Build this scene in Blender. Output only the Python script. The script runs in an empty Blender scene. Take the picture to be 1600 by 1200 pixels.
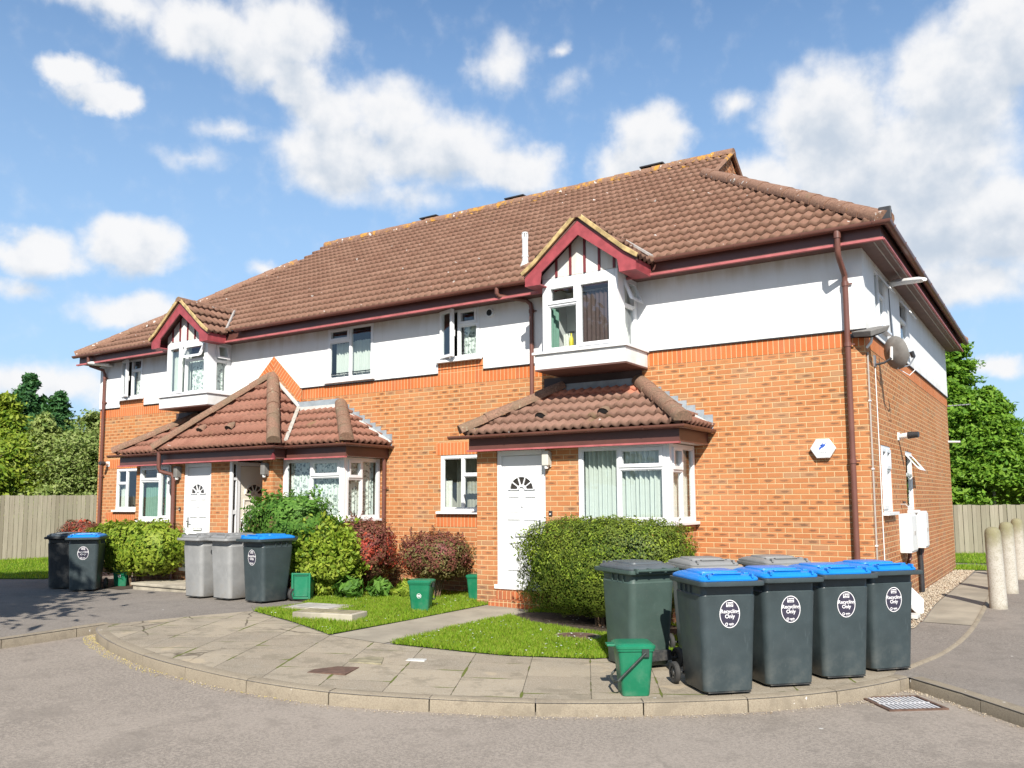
import bpy, bmesh, math, random
import numpy as np
from mathutils import Vector, Matrix, noise
R = math.radians
random.seed(7); RNG = np.random.default_rng(11)
SC = bpy.context.scene
COL = SC.collection

# ------------------------------------------------------------------ camera
F_PX, YAW, PITCH, ROLL = 1335.46, 0.571732, 0.097947, -0.005631
CAM = Vector((2.1109, -11.9134, 1.5191))
fwd = Vector((-math.sin(YAW)*math.cos(PITCH), math.cos(YAW)*math.cos(PITCH), math.sin(PITCH)))
r0 = Vector((math.cos(YAW), math.sin(YAW), 0)); u0 = r0.cross(fwd)
rt = r0*math.cos(ROLL)+u0*math.sin(ROLL); up = -r0*math.sin(ROLL)+u0*math.cos(ROLL)
cd = bpy.data.cameras.new('camera'); cam = bpy.data.objects.new('camera', cd); COL.objects.link(cam)
m = Matrix((rt, up, -fwd)).transposed().to_4x4(); m.translation = CAM
cam.matrix_world = m
cd.sensor_width = 36; cd.lens = F_PX/1600*36; cd.shift_y = 50/1600; cd.clip_end = 2000; cd.clip_start = 0.05
SC.camera = cam

# ------------------------------------------------------------------ world, sun, exposure
SUN = Vector((0.532*math.cos(R(36.7)), -0.847*math.cos(R(36.7)), math.sin(R(36.7)))).normalized()
SUN_STRENGTH = 5.0; SKY_STRENGTH = 0.068
SC.view_settings.view_transform = 'Standard'; SC.view_settings.look = 'None'
SC.view_settings.exposure = 0.75; SC.view_settings.gamma = 1.0; SC.view_settings.use_curve_mapping = False
w = bpy.data.worlds.new('World'); SC.world = w; w.use_nodes = True
wn, wl = w.node_tree.nodes, w.node_tree.links; wn.clear()
def N(t, **k):
    n = wn.new(t)
    for a, b in k.items(): setattr(n, a, b)
    return n
def M(op, a, b=None, c=None, clamp=False):
    n = wn.new('ShaderNodeMath'); n.operation = op; n.use_clamp = clamp
    for i, v in enumerate((a, b, c)):
        if v is None: continue
        if isinstance(v, (int, float)): n.inputs[i].default_value = v
        else: wl.new(v, n.inputs[i])
    return n.outputs[0]
out = N('ShaderNodeOutputWorld'); bg = N('ShaderNodeBackground')
sky = N('ShaderNodeTexSky', sky_type='NISHITA', sun_disc=False)
sky.sun_elevation = R(36.7); sky.sun_rotation = math.atan2(SUN.x, SUN.y)
sky.air_density = 1.25; sky.dust_density = 0.25; sky.ozone_density = 2.2
tc = N('ShaderNodeTexCoord'); nrm = N('ShaderNodeVectorMath', operation='NORMALIZE')
wl.new(tc.outputs['Generated'], nrm.inputs[0])
sep = N('ShaderNodeSeparateXYZ'); wl.new(nrm.outputs[0], sep.inputs[0])
az = M('MULTIPLY', M('ARCTAN2', sep.outputs[1], sep.outputs[0]), 180/math.pi)
el = M('MULTIPLY', M('ARCSINE', sep.outputs[2]), 180/math.pi)
comb = N('ShaderNodeCombineXYZ'); wl.new(az, comb.inputs[0]); wl.new(el, comb.inputs[1])
# soft cumulus banks: azimuth, elevation, half-width, half-height (degrees), density
CL = [(149.5,28.9,4.6,1.5,.8),(143.5,28.4,4.4,2.0,.95),(138.02,28.82,4.2,2.7,1),(137.13,26.2,2.8,1.8,1),(134.49,22.12,4.7,2.8,1),(131.07,24.81,4.4,2.6,.85),(127.09,22.84,4.9,2.7,1),(122.66,21.7,3.8,1.8,1),(150.68,24.6,2.2,1.1,1),(149.0,23.8,2.2,.9,1),(152.46,14.7,2.7,1.5,1.05),(147.25,15.52,3.5,1.7,1.1),(146.56,11.74,4.2,1.3,.9),(113.17,23.12,3.0,2.3,1.05),(113.85,21.8,3.5,1.8,1),(123.07,28.0,2.7,2.2,.6),(107.4,24.69,2.1,1.3,.6),(101.77,23.06,4.3,3.6,1.1),(99.62,19.79,6.4,3.5,1.15),(94.32,23.55,4.2,4.0,1.15),(91.46,25.61,3.3,3.5,1.15),(96.13,16.31,7.0,3.3,1.15),(92.72,15.8,5.0,3.2,1.1),(92.84,7.69,2.0,.9,.8),(151.95,6.94,5.6,1.5,.8),(141.55,22.8,2.8,.8,.5),(119.46,28.85,1.3,.7,.5),(130.58,19.77,5.2,1.4,.5),(97.03,19.77,7.2,3.9,1.1),(153.19,12.59,2.4,.8,.55),(138.92,14.89,1.6,.8,.55),(140.6,27.6,3.2,2.2,1),(135.6,24.6,3.2,2.2,.95),(129.3,22.6,4,2.2,.95),(106.5,19.6,3.6,2.2,.9),(95,12.6,6,1.8,.85),(118.5,26.5,2.2,1.2,.4),(144,21.2,3.4,.9,.42),
      (60,24,16,6,1),(20,30,16,5,.9),(-45,22,20,8,1),(-88,34,30,15,1.2),(-135,30,22,10,1),(178,30,14,6,.9)]  # banks out of view; those behind the camera added to brighten the shaded facade
# displaced coordinate gives the edges their billows
nz = N('ShaderNodeTexNoise'); nz.inputs['Scale'].default_value = 0.24; nz.inputs['Detail'].default_value = 8; nz.inputs['Roughness'].default_value = .58
wl.new(comb.outputs[0], nz.inputs['Vector'])
off = N('ShaderNodeVectorMath', operation='SUBTRACT'); wl.new(nz.outputs['Color'], off.inputs[0]); off.inputs[1].default_value = (.5,.5,.5)
sc_ = N('ShaderNodeVectorMath', operation='MULTIPLY'); wl.new(off.outputs[0], sc_.inputs[0]); sc_.inputs[1].default_value = (4.6,3.0,0)
pos = N('ShaderNodeVectorMath', operation='ADD'); wl.new(comb.outputs[0], pos.inputs[0]); wl.new(sc_.outputs[0], pos.inputs[1])
pn = N('ShaderNodeVectorMath', operation='ADD'); wl.new(pos.outputs[0], pn.inputs[0]); pn.inputs[1].default_value = (0,0,0)
def field(vec, dy=0.0):
    acc = None
    for a, e, ra, re, s in CL:
        d = N('ShaderNodeVectorMath', operation='MULTIPLY_ADD'); wl.new(vec, d.inputs[0])
        d.inputs[1].default_value = (1/(ra*1.30), 1/(re*1.30), 0); d.inputs[2].default_value = (-a/(ra*1.30), -(e+dy)/(re*1.30), 0)
        ln = N('ShaderNodeVectorMath', operation='LENGTH'); wl.new(d.outputs[0], ln.inputs[0])
        v = M('MULTIPLY', M('SUBTRACT', 1.0, ln.outputs['Value'], clamp=True), s)
        acc = v if acc is None else M('SMOOTH_MAX', acc, v, 0.12)
    return acc
dens0 = field(pn.outputs[0])
nz2 = N('ShaderNodeTexNoise'); nz2.inputs['Scale'].default_value = .55; nz2.inputs['Detail'].default_value = 6; nz2.inputs['Roughness'].default_value = .52
wl.new(comb.outputs[0], nz2.inputs['Vector'])
d1 = M('ADD', dens0, M('MULTIPLY', M('SUBTRACT', nz2.outputs[0], .5), .50))
mr = N('ShaderNodeMapRange', interpolation_type='SMOOTHSTEP'); wl.new(d1, mr.inputs[0]); mr.inputs[1].default_value = .085; mr.inputs[2].default_value = .60
cover = M('MULTIPLY', mr.outputs[0], .97); densU = field(pn.outputs[0], -1.5)
# soft grey undersides where the bank above is thick
nz3 = N('ShaderNodeTexNoise'); nz3.inputs['Scale'].default_value = .3; nz3.inputs['Detail'].default_value = 4
wl.new(comb.outputs[0], nz3.inputs['Vector'])
sh = N('ShaderNodeMapRange', interpolation_type='SMOOTHSTEP'); wl.new(M('ADD', M('SUBTRACT', M('MULTIPLY', nz2.outputs[0], .60), M('MULTIPLY', densU, .40)), M('MULTIPLY', nz3.outputs[0], .35)), sh.inputs[0]); sh.inputs[1].default_value = -.06; sh.inputs[2].default_value = .42
cc = N('ShaderNodeMixRGB'); wl.new(sh.outputs[0], cc.inputs[0]); cc.inputs[1].default_value = (.35,.395,.455,1); cc.inputs[2].default_value = (.57,.57,.575,1)
# low haze whitening towards the horizon
hz = N('ShaderNodeMapRange'); wl.new(el, hz.inputs[0]); hz.inputs[1].default_value = 32; hz.inputs[2].default_value = 0; hz.inputs[3].default_value = 0.10; hz.inputs[4].default_value = .92
skm = N('ShaderNodeVectorMath', operation='SCALE'); wl.new(sky.outputs[0], skm.inputs[0]); skm.inputs['Scale'].default_value = SKY_STRENGTH
skh = N('ShaderNodeMixRGB'); wl.new(hz.outputs[0], skh.inputs[0]); tint = N('ShaderNodeMixRGB', blend_type='MULTIPLY'); tint.inputs[0].default_value = 1; wl.new(skm.outputs[0], tint.inputs[1]); tint.inputs[2].default_value = (.86,1.10,1.32,1); wl.new(tint.outputs[0], skh.inputs[1]); skh.inputs[2].default_value = (.30,.43,.60,1)
mixc = N('ShaderNodeMixRGB'); wl.new(cover, mixc.inputs[0]); wl.new(skh.outputs[0], mixc.inputs[1]); wl.new(cc.outputs[0], mixc.inputs[2])
wl.new(mixc.outputs[0], bg.inputs[0]); bg.inputs[1].default_value = 1.0
wl.new(bg.outputs[0], out.inputs[0])
sl = bpy.data.lights.new('sun', 'SUN'); sl.energy = SUN_STRENGTH; sl.angle = R(.53); sl.color = (1, .955, .88)
so = bpy.data.objects.new('sun', sl); COL.objects.link(so); so.rotation_euler = SUN.to_track_quat('Z', 'Y').to_euler(); so.location = (0,-20,30)

# ------------------------------------------------------------------ material helpers
class NT:
    def __init__(s, name):
        s.m = bpy.data.materials.new(name); s.m.use_nodes = True
        s.n = s.m.node_tree.nodes; s.l = s.m.node_tree.links; s.n.clear()
        s.out = s.n.new('ShaderNodeOutputMaterial'); s.tc = None
    def node(s, t, ins=None, **k):
        n = s.n.new(t)
        for a, b in k.items(): setattr(n, a, b)
        for a, b in (ins or {}).items(): s.set(n.inputs[a], b)
        return n
    def set(s, i, v):
        if isinstance(v, bpy.types.NodeSocket): s.l.new(v, i)
        else:
            if isinstance(v, tuple) and len(v) == 3 and i.type == 'RGBA': v = v+(1,)
            i.default_value = v
    def math(s, op, a, b=None, c=None, clamp=False):
        n = s.n.new('ShaderNodeMath'); n.operation = op; n.use_clamp = clamp
        for i, v in enumerate((a, b, c)):
            if v is not None: s.set(n.inputs[i], v)
        return n.outputs[0]
    def uv(s): return s.coord('UV')
    def coord(s, w='Object'):
        if s.tc is None: s.tc = s.n.new('ShaderNodeTexCoord')
        return s.tc.outputs[w]
    def noise(s, scale, detail=4, rough=.55, vec=None, out=0):
        n = s.node('ShaderNodeTexNoise', {'Scale': scale, 'Detail': detail, 'Roughness': rough})
        s.l.new(vec or s.coord(), n.inputs['Vector']); return n.outputs[out]
    def ramp(s, f, a, b, x0=0., x1=1.):
        n = s.node('ShaderNodeMapRange', {0: f, 1: a, 2: b, 3: x0, 4: x1}, interpolation_type='SMOOTHSTEP'); return n.outputs[0]
    def mix(s, f, a, b, blend='MIX'):
        n = s.node('ShaderNodeMixRGB', blend_type=blend); s.set(n.inputs[0], f); s.set(n.inputs[1], a); s.set(n.inputs[2], b); return n.outputs[0]
    def bump(s, h, st=.3, dist=.01):
        return s.node('ShaderNodeBump', {'Height': h, 'Strength': st, 'Distance': dist}).outputs[0]
    def bsdf(s, col, rough=.7, bump=None, spec=.4, **k):
        p = s.node('ShaderNodeBsdfPrincipled'); s.set(p.inputs['Base Color'], s.mix(1., col, (.82,.82,.82), 'MULTIPLY')); s.set(p.inputs['Roughness'], rough)
        p.inputs['Specular IOR Level'].default_value = spec
        if bump is not None: s.l.new(bump, p.inputs['Normal'])
        for a, b in k.items(): s.set(p.inputs[a], b)
        return p.outputs[0]
    def done(s, sh): s.l.new(sh, s.out.inputs[0]); return s.m

MAT = {}
def plain(name, col, rough=.6, var=.12, nscale=6, bump=.0, bscale=60, spec=.4, metallic=0.):
    t = NT(name); n = t.noise(nscale, 5)
    c = t.mix(t.ramp(n, .3, .7), tuple(x*(1-var) for x in col), tuple(min(1, x*(1+var)) for x in col))
    b = t.bump(t.noise(bscale, 3), .25, bump) if bump else None
    return t.done(t.bsdf(c, rough, b, spec, Metallic=metallic))

def brick_mat(name, bw, bh, stag, cols, smudge=.5, swap=False):
    """bricks computed cell by cell in metres of wall (UV)"""
    t = NT(name); sp = t.node('ShaderNodeSeparateXYZ', {0: t.uv()})
    u, v = (sp.outputs[1], sp.outputs[0]) if swap else (sp.outputs[0], sp.outputs[1])
    row = t.math('FLOOR', t.math('DIVIDE', v, bh))
    uu = t.math('ADD', t.math('DIVIDE', u, bw), t.math('MULTIPLY', t.math('MODULO', t.math('ABSOLUTE', row), 2.0), stag))
    cell = t.math('FLOOR', uu); fx = t.math('SUBTRACT', uu, cell); fy = t.math('SUBTRACT', t.math('DIVIDE', v, bh), row)
    cv = t.node('ShaderNodeCombineXYZ', {0: cell, 1: row})
    wn_ = t.node('ShaderNodeTexWhiteNoise', {'Vector': cv.outputs[0]}, noise_dimensions='3D')
    rs = t.node('ShaderNodeSeparateXYZ', {0: wn_.outputs['Color']}); r1, r2, r3 = rs.outputs
    # distance in metres from the brick's edge, a little ragged
    ex = t.math('MULTIPLY', t.math('MINIMUM', fx, t.math('SUBTRACT', 1., fx)), bw)
    ey = t.math('MULTIPLY', t.math('MINIMUM', fy, t.math('SUBTRACT', 1., fy)), bh)
    e = t.math('ADD', t.math('MINIMUM', ex, ey), t.math('MULTIPLY', t.math('SUBTRACT', t.noise(60, 2, vec=t.uv()), .5), .004))
    mask = t.ramp(e, .0034, .0066)
    c = t.mix(r1, cols[0], cols[1]); c = t.mix(t.math('GREATER_THAN', r2, .91), c, cols[2])
    cx = t.math('DIVIDE', t.math('SUBTRACT', fx, t.math('ADD', .5, t.math('MULTIPLY', t.math('SUBTRACT', r3, .5), .3))), .31)
    cy = t.math('DIVIDE', t.math('SUBTRACT', fy, .5), t.math('ADD', .17, t.math('MULTIPLY', r1, .18)))
    rad = t.math('ADD', t.math('MULTIPLY', cx, cx), t.math('MULTIPLY', cy, cy))
    nz_ = t.noise(42, 4, .65, vec=t.uv())
    sm_ = t.math('MULTIPLY', t.ramp(t.math('ADD', rad, t.math('MULTIPLY', t.math('SUBTRACT', nz_, .5), 2.6)), 1.0, .2), t.ramp(r3, .35, .75))
    c = t.mix(t.math('MULTIPLY', sm_, smudge), c, (.10,.058,.036))
    c = t.mix(t.ramp(nz_, .35, .7, 0, .22), c, (.28,.12,.055))
    big = t.noise(1.1, 4, vec=t.uv())
    c = t.mix(t.ramp(big, .35, .7, 0, .22), c, (.62,.33,.19)); zz = t.node('ShaderNodeSeparateXYZ', {0: t.coord()}).outputs[2]; c = t.mix(t.ramp(t.math('ADD', zz, t.math('MULTIPLY', big, 1.5)), 3.4, .6, 0, .42), c, t.mix(1., c, (.92,.80,.92), 'MULTIPLY')); c = t.mix(t.math('MULTIPLY', t.ramp(zz, .55, -.05), t.ramp(t.noise(2.7, 5, .7, t.uv()), .35, .6, 0, .5)), c, (.17,.12,.085))
    mort = t.mix(t.noise(9, 3, vec=t.uv()), (.54,.375,.19), (.68,.50,.28))
    col = t.mix(mask, mort, c)
    h = t.math('ADD', t.math('MULTIPLY', t.ramp(e, .002, .010), 1.), t.math('MULTIPLY', nz_, .25))
    return t.done(t.bsdf(col, .85, t.bump(h, .6, .006), .25))
MAT['brick'] = brick_mat('brick', .225, .075, .5, ((.47,.178,.062),(.54,.222,.078),(.42,.215,.10)), .72)
MAT['soldier'] = brick_mat('soldier_brick', .225, .075, 0., ((.56,.135,.032),(.63,.17,.04),(.52,.13,.038)), .10, swap=True)
MAT['brick_red'] = brick_mat('red_brick', .225, .075, .5, ((.50,.18,.075),(.44,.15,.06),(.36,.15,.07)), .3)

def render_mat():
    t = NT('white_render'); o = t.coord()
    n = t.noise(2.2, 6, .6); n2 = t.noise(160, 3)
    c = t.mix(t.ramp(n, .35, .75), (.82,.82,.805), (.86,.86,.85))
    st = t.noise(1., 5, .6, vec=t.node('ShaderNodeMapping', {'Vector': o, 'Scale': (5., 5., .5)}).outputs[0])
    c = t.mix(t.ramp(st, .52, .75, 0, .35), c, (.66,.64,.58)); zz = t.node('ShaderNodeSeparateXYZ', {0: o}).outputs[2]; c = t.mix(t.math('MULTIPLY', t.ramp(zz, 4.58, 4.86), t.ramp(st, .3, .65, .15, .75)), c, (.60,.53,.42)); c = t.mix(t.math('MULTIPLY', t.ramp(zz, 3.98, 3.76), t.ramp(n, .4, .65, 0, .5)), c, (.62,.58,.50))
    return t.done(t.bsdf(c, .9, t.bump(n2, .35, .004), .2))
MAT['render'] = render_mat()

def tile_mat(name, c0, c1, gauge, lichen=.0, droppings=.3, moss=.2, clean=0.):
    t = NT(name); sp = t.node('ShaderNodeSeparateXYZ', {0: t.uv()})
    ri = t.math('FLOOR', t.math('DIVIDE', sp.outputs[1], gauge)); ci = t.math('FLOOR', t.math('DIVIDE', sp.outputs[0], .30))
    wv = t.node('ShaderNodeTexWhiteNoise', {'Vector': t.node('ShaderNodeCombineXYZ', {0: ci, 1: ri}).outputs[0]}, noise_dimensions='3D')
    n = t.noise(2.0, 6, .65); f = t.noise(45, 4, .6)
    c = t.mix(wv.outputs['Value'], c0, c1)
    c = t.mix(t.ramp(n, .4, .7, 0, .45), c, tuple(x*.72 for x in c0))
    c = t.mix(t.ramp(f, .35, .75, 0, .5), c, tuple(min(1, x*1.35) for x in c1))
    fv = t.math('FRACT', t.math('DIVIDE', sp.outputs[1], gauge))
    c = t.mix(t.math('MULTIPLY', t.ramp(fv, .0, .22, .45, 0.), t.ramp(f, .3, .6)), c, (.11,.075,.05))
    if lichen:
        li = t.noise(3.2, 6, .7); z = t.node('ShaderNodeSeparateXYZ', {0: t.coord()}).outputs[2]
        k = t.math('MULTIPLY', t.ramp(t.math('ADD', li, t.math('MULTIPLY', t.ramp(z, 7.4, 8.7), .22)), .78, .84), lichen)
        c = t.mix(k, c, (.50,.26,.04))
    d = t.noise(7.5, 2, .4); c = t.mix(t.math('MULTIPLY', t.ramp(d, .745, .76), droppings), c, (.75,.74,.70))
    g = t.noise(1.3, 6, .75); c = t.mix(t.ramp(g, .58, .75, 0, moss), c, (.15,.13,.055))
    if clean: c = t.mix(t.ramp(t.math('ADD', sp.outputs[1], t.math('MULTIPLY', n, .35)), clean, clean+.22, 0, .9), c, t.mix(f, (.50,.17,.10), (.60,.24,.15)))
    return t.done(t.bsdf(c, .88, t.bump(f, .4, .006), .2))
MAT['tile'] = tile_mat('roof_tile', (.185,.094,.063), (.245,.138,.096), .345, .8, .6, .18)
MAT['porch_tile'] = tile_mat('porch_roof_tile', (.225,.100,.068), (.29,.14,.098), .29, 0, .5, .6)
MAT['porch_tile_clean'] = tile_mat('sheltered_porch_tile', (.195,.105,.075), (.26,.15,.11), .29, 0, .5, .7, 1.12)
def ridge_mat():
    t = NT('ridge_tile'); f = t.noise(30, 5, .6); n = t.noise(3.1, 6, .7)
    c = t.mix(t.ramp(f, .3, .7), (.20,.11,.075), (.32,.185,.125)); c = t.mix(t.ramp(n, .56, .72, 0, .7), c, (.22,.18,.10))
    z = t.node('ShaderNodeSeparateXYZ', {0: t.coord()}).outputs[2]
    c = t.mix(t.ramp(t.math('ADD', t.noise(4.3, 5, .7), t.math('MULTIPLY', t.ramp(z, 7.0, 8.6), .14)), .66, .76), c, (.52,.27,.05))
    c = t.mix(t.ramp(t.noise(9, 3, .5), .66, .70, 0, .8), c, (.75,.73,.68))
    return t.done(t.bsdf(c, .9, t.bump(f, .5, .01), .2))
MAT['ridge'] = ridge_mat()
def pr_mat():
    t = NT('porch_ridge_tile'); f = t.noise(38, 6, .75); n = t.noise(2.6, 6, .7)
    c = t.mix(t.ramp(f, .35, .65), (.17,.10,.07), (.33,.19,.13)); c = t.mix(t.ramp(n, .42, .62, 0, .6), c, (.185,.145,.095)); c = t.mix(t.ramp(t.noise(7, 4, .6), .62, .70, 0, .5), c, (.42,.38,.27))
    return t.done(t.bsdf(c, .92, t.bump(f, .6, .008), .15))
MAT['porch_ridge'] = pr_mat()
MAT['mortar'] = plain('mortar_verge', (.46,.33,.15), .95, .35, 9, .01)
MAT['brown_upvc'] = plain('brown_plastic', (.165,.066,.048), .38, .12, 3, spec=.5)
MAT['fascia_brown'] = plain('dark_brown_fascia', (.115,.046,.036), .42, .12, 3, spec=.5)
MAT['timber_red'] = plain('dark_red_timber', (.19,.035,.04), .5, .15, 9)
MAT['faded_red'] = plain('faded_red_paint', (.42,.115,.115), .55, .15, 6)
MAT['red_paint'] = plain('dark_red_paint', (.33,.060,.068), .5, .18, 8, .003, 40)
MAT['soffit'] = plain('brown_soffit', (.15,.075,.06), .6, .15, 5)
MAT['lead'] = plain('lead_flashing', (.30,.34,.37), .55, .15, 8, .003)
MAT['white_mortar'] = plain('white_mortar', (.58,.57,.53), .9, .12, 10, .006)
MAT['upvc'] = plain('white_upvc', (.82,.82,.82), .28, .02, 3, spec=.5)
MAT['dark_gap'] = plain('opening_shade', (.02,.02,.02), .7)  # black that stands in for the shade inside vents and the sump
MAT['black_metal'] = plain('black_metal', (.035,.035,.038), .45, .2, 9)
MAT['chrome'] = plain('brushed_chrome', (.55,.55,.56), .3, .1, 9, metallic=1.)
MAT['white_plastic'] = plain('white_plastic', (.80,.80,.78), .4, .04, 5)
MAT['cream_plastic'] = plain('cream_plastic', (.60,.58,.50), .45, .05, 5)
MAT['grey_metal'] = plain('grey_metal', (.32,.33,.34), .4, .15, 9, metallic=.6)
MAT['cable_grey'] = plain('grey_conduit', (.42,.38,.34), .6, .1, 9)
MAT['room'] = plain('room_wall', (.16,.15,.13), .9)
MAT['interior_pale'] = plain('pale_room_wall', (.62,.60,.52), .9)

def glass_mat():
    t = NT('window_glass'); fc = t.node('ShaderNodeLayerWeight', {'Blend': .5}).outputs['Facing']
    gl = t.node('ShaderNodeBsdfGlossy', {'Color': (.9,.95,1,1), 'Roughness': .02}); tr = t.node('ShaderNodeBsdfTransparent', {'Color': (.90,.94,.92,1)})
    wav = t.bump(t.noise(1.4, 2), .05, .02); t.l.new(wav, gl.inputs['Normal'])
    mx = t.node('ShaderNodeMixShader', {0: t.math('ADD', .085, t.math('MULTIPLY', t.math('POWER', fc, 3.), .55), clamp=True), 1: tr.outputs[0], 2: gl.outputs[0]})
    return t.done(mx.outputs[0])
MAT['glass'] = glass_mat()
def curtain_mat(name, c0, c1, lace=False):
    t = NT(name); sp = t.node('ShaderNodeSeparateXYZ', {0: t.uv()})
    n = t.noise(14, 4, vec=t.uv()); c = t.mix(n, c0, c1)
    if lace:
        v = t.node('ShaderNodeTexVoronoi', {'Vector': t.uv(), 'Scale': 17.}); v2 = t.node('ShaderNodeTexVoronoi', {'Vector': t.uv(), 'Scale': 70.})
        k = t.math('MAXIMUM', t.ramp(v.outputs['Distance'], .42, .5), t.ramp(v2.outputs['Distance'], .5, .35))
        c = t.mix(k, (.22,.27,.25), c)
    d = t.node('ShaderNodeBsdfDiffuse', {'Color': c}); tl = t.node('ShaderNodeBsdfTranslucent', {'Color': c})
    return t.done(t.node('ShaderNodeMixShader', {0: .25, 1: d.outputs[0], 2: tl.outputs[0]}).outputs[0])
MAT['curtain'] = curtain_mat('pale_green_curtain', (.62,.66,.61), (.70,.74,.69))
MAT['lace'] = curtain_mat('lace_curtain', (.72,.78,.74), (.80,.84,.80), True)
MAT['white_curtain'] = curtain_mat('white_curtain', (.70,.69,.63), (.78,.77,.72))
MAT['dark_curtain'] = curtain_mat('brown_curtain', (.095,.066,.066), (.14,.098,.095))
MAT['teal_curtain'] = curtain_mat('green_curtain', (.18,.32,.26), (.24,.40,.33))

# ------------------------------------------------------------------ mesh helpers
class MB:
    def __init__(s): s.v = []; s.f = []; s.uv = {}
    def add(s, vs, fs, uvs=None):
        o = len(s.v); s.v += [tuple(p) for p in vs]
        for i, f in enumerate(fs):
            if uvs: s.uv[len(s.f)] = uvs[i]
            s.f.append([o+j for j in f])
        return s
    def quad(s, a, b, c, d, uv=None): return s.add([a,b,c,d], [(0,1,2,3)], [uv] if uv else None)
    def box(s, x0, x1, y0, y1, z0, z1):
        return s.add([(x0,y0,z0),(x1,y0,z0),(x1,y1,z0),(x0,y1,z0),(x0,y0,z1),(x1,y0,z1),(x1,y1,z1),(x0,y1,z1)],
                     [(0,3,2,1),(4,5,6,7),(0,1,5,4),(1,2,6,5),(2,3,7,6),(3,0,4,7)])
    def obox(s, p, ax, ay, az_):   # oriented box: centre, half axes
        p, ax, ay, az_ = map(Vector, (p, ax, ay, az_))
        vs = [p+ax*i+ay*j+az_*k for k in (-1,1) for i, j in ((-1,-1),(1,-1),(1,1),(-1,1))]
        return s.add(vs, [(0,3,2,1),(4,5,6,7),(0,1,5,4),(1,2,6,5),(2,3,7,6),(3,0,4,7)])
    def prism(s, pts, lo, hi, axis='y'):
        n = len(pts); f = {'y': lambda a, b, t: (a, t, b), 'x': lambda a, b, t: (t, a, b), 'z': lambda a, b, t: (a, b, t)}[axis]
        vs = [f(a, b, lo) for a, b in pts]+[f(a, b, hi) for a, b in pts]
        return s.add(vs, [tuple(range(n))[::-1], tuple(range(n, 2*n))]+[(i, (i+1) % n, n+(i+1) % n, n+i) for i in range(n)])
    def tube(s, path, r, n=10, cap=True):
        path = [Vector(p) for p in path]; rs = r if isinstance(r, (list, tuple)) else [r]*len(path)
        o = len(s.v); prev = None
        for i, p in enumerate(path):
            d = (path[min(i+1, len(path)-1)]-path[max(i-1, 0)]).normalized()
            if prev is None:
                a = d.cross(Vector((0,0,1)))
                if a.length < .05: a = d.cross(Vector((0,1,0)))
            else: a = prev-d*prev.dot(d)
            a.normalize(); prev = a; b = d.cross(a)
            for k in range(n):
                t = 2*math.pi*k/n; s.v.append(tuple(p+(a*math.cos(t)+b*math.sin(t))*rs[i]))
        for i in range(len(path)-1):
            for k in range(n):
                s.f.append([o+i*n+k, o+i*n+(k+1) % n, o+(i+1)*n+(k+1) % n, o+(i+1)*n+k])
        if cap:
            s.f.append([o+k for k in range(n)][::-1]); s.f.append([o+(len(path)-1)*n+k for k in range(n)])
        return s
    def loft(s, rings, cap=True):
        n = len(rings[0]); o = len(s.v)
        for r_ in rings: s.v += [tuple(p) for p in r_]
        for i in range(len(rings)-1):
            for k in range(n): s.f.append([o+i*n+k, o+i*n+(k+1) % n, o+(i+1)*n+(k+1) % n, o+(i+1)*n+k])
        if cap: s.f.append([o+k for k in range(n)][::-1]); s.f.append([o+(len(rings)-1)*n+k for k in range(n)])
        return s
    def merge(s, o):
        b = len(s.v); fb = len(s.f); s.v += o.v; s.f += [[i+b for i in f] for f in o.f]
        for k, u in o.uv.items(): s.uv[k+fb] = u
        return s
    def xf(s, m):
        s.v = [tuple(m @ Vector(p)) for p in s.v]; return s
    def build(s, name, mat, parent=None, smooth=False, bevel=0., fix=True):
        me = bpy.data.meshes.new(name); me.from_pydata(s.v, [], s.f)
        uvl = me.uv_layers.new(name='UVMap')
        for p in me.polygons:
            u = s.uv.get(p.index)
            if u is not None:
                for li, c in zip(p.loop_indices, u): uvl.data[li].uv = c
            else:
                nx, ny, nz_ = map(abs, p.normal)
                for li in p.loop_indices:
                    c = me.vertices[me.loops[li].vertex_index].co
                    uvl.data[li].uv = (c.x, c.y) if nz_ > .8 else ((c.x, c.z) if ny >= nx else (c.y, c.z))
        if fix:
            bm = bmesh.new(); bm.from_mesh(me); bmesh.ops.recalc_face_normals(bm, faces=bm.faces); bm.to_mesh(me); bm.free()
        if smooth:
            for p in me.polygons: p.use_smooth = True
        o = bpy.data.objects.new(name, me); COL.objects.link(o)
        me.materials.append(MAT[mat] if isinstance(mat, str) else mat)
        if parent: o.parent = parent
        if bevel:
            b = o.modifiers.new('bevel', 'BEVEL'); b.width = bevel; b.segments = 2; b.limit_method = 'ANGLE'; b.angle_limit = R(35)
            b.harden_normals = False
        if smooth:
            me.set_sharp_from_angle(angle=R(38))
        return o
def np_mesh(name, co, faces, mat, parent=None, uv=None, smooth=False):
    """numpy quads/tris: co (n,3), faces (m,k), uv (m*k,2)"""
    me = bpy.data.meshes.new(name); k = faces.shape[1]
    me.vertices.add(len(co)); me.vertices.foreach_set('co', np.ascontiguousarray(co, dtype=np.float32).ravel())
    me.loops.add(faces.size); me.loops.foreach_set('vertex_index', np.ascontiguousarray(faces, dtype=np.int32).ravel())
    me.polygons.add(len(faces)); me.polygons.foreach_set('loop_start', np.arange(0, faces.size, k, dtype=np.int32))
    if uv is not None:
        l = me.uv_layers.new(name='UVMap'); l.data.foreach_set('uv', np.ascontiguousarray(uv, dtype=np.float32).ravel())
    me.update(calc_edges=True); me.validate()
    if smooth: me.polygons.foreach_set('use_smooth', np.ones(len(me.polygons), dtype=bool))
    o = bpy.data.objects.new(name, me); COL.objects.link(o); me.materials.append(MAT[mat] if isinstance(mat, str) else mat)
    if parent: o.parent = parent
    return o
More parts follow.
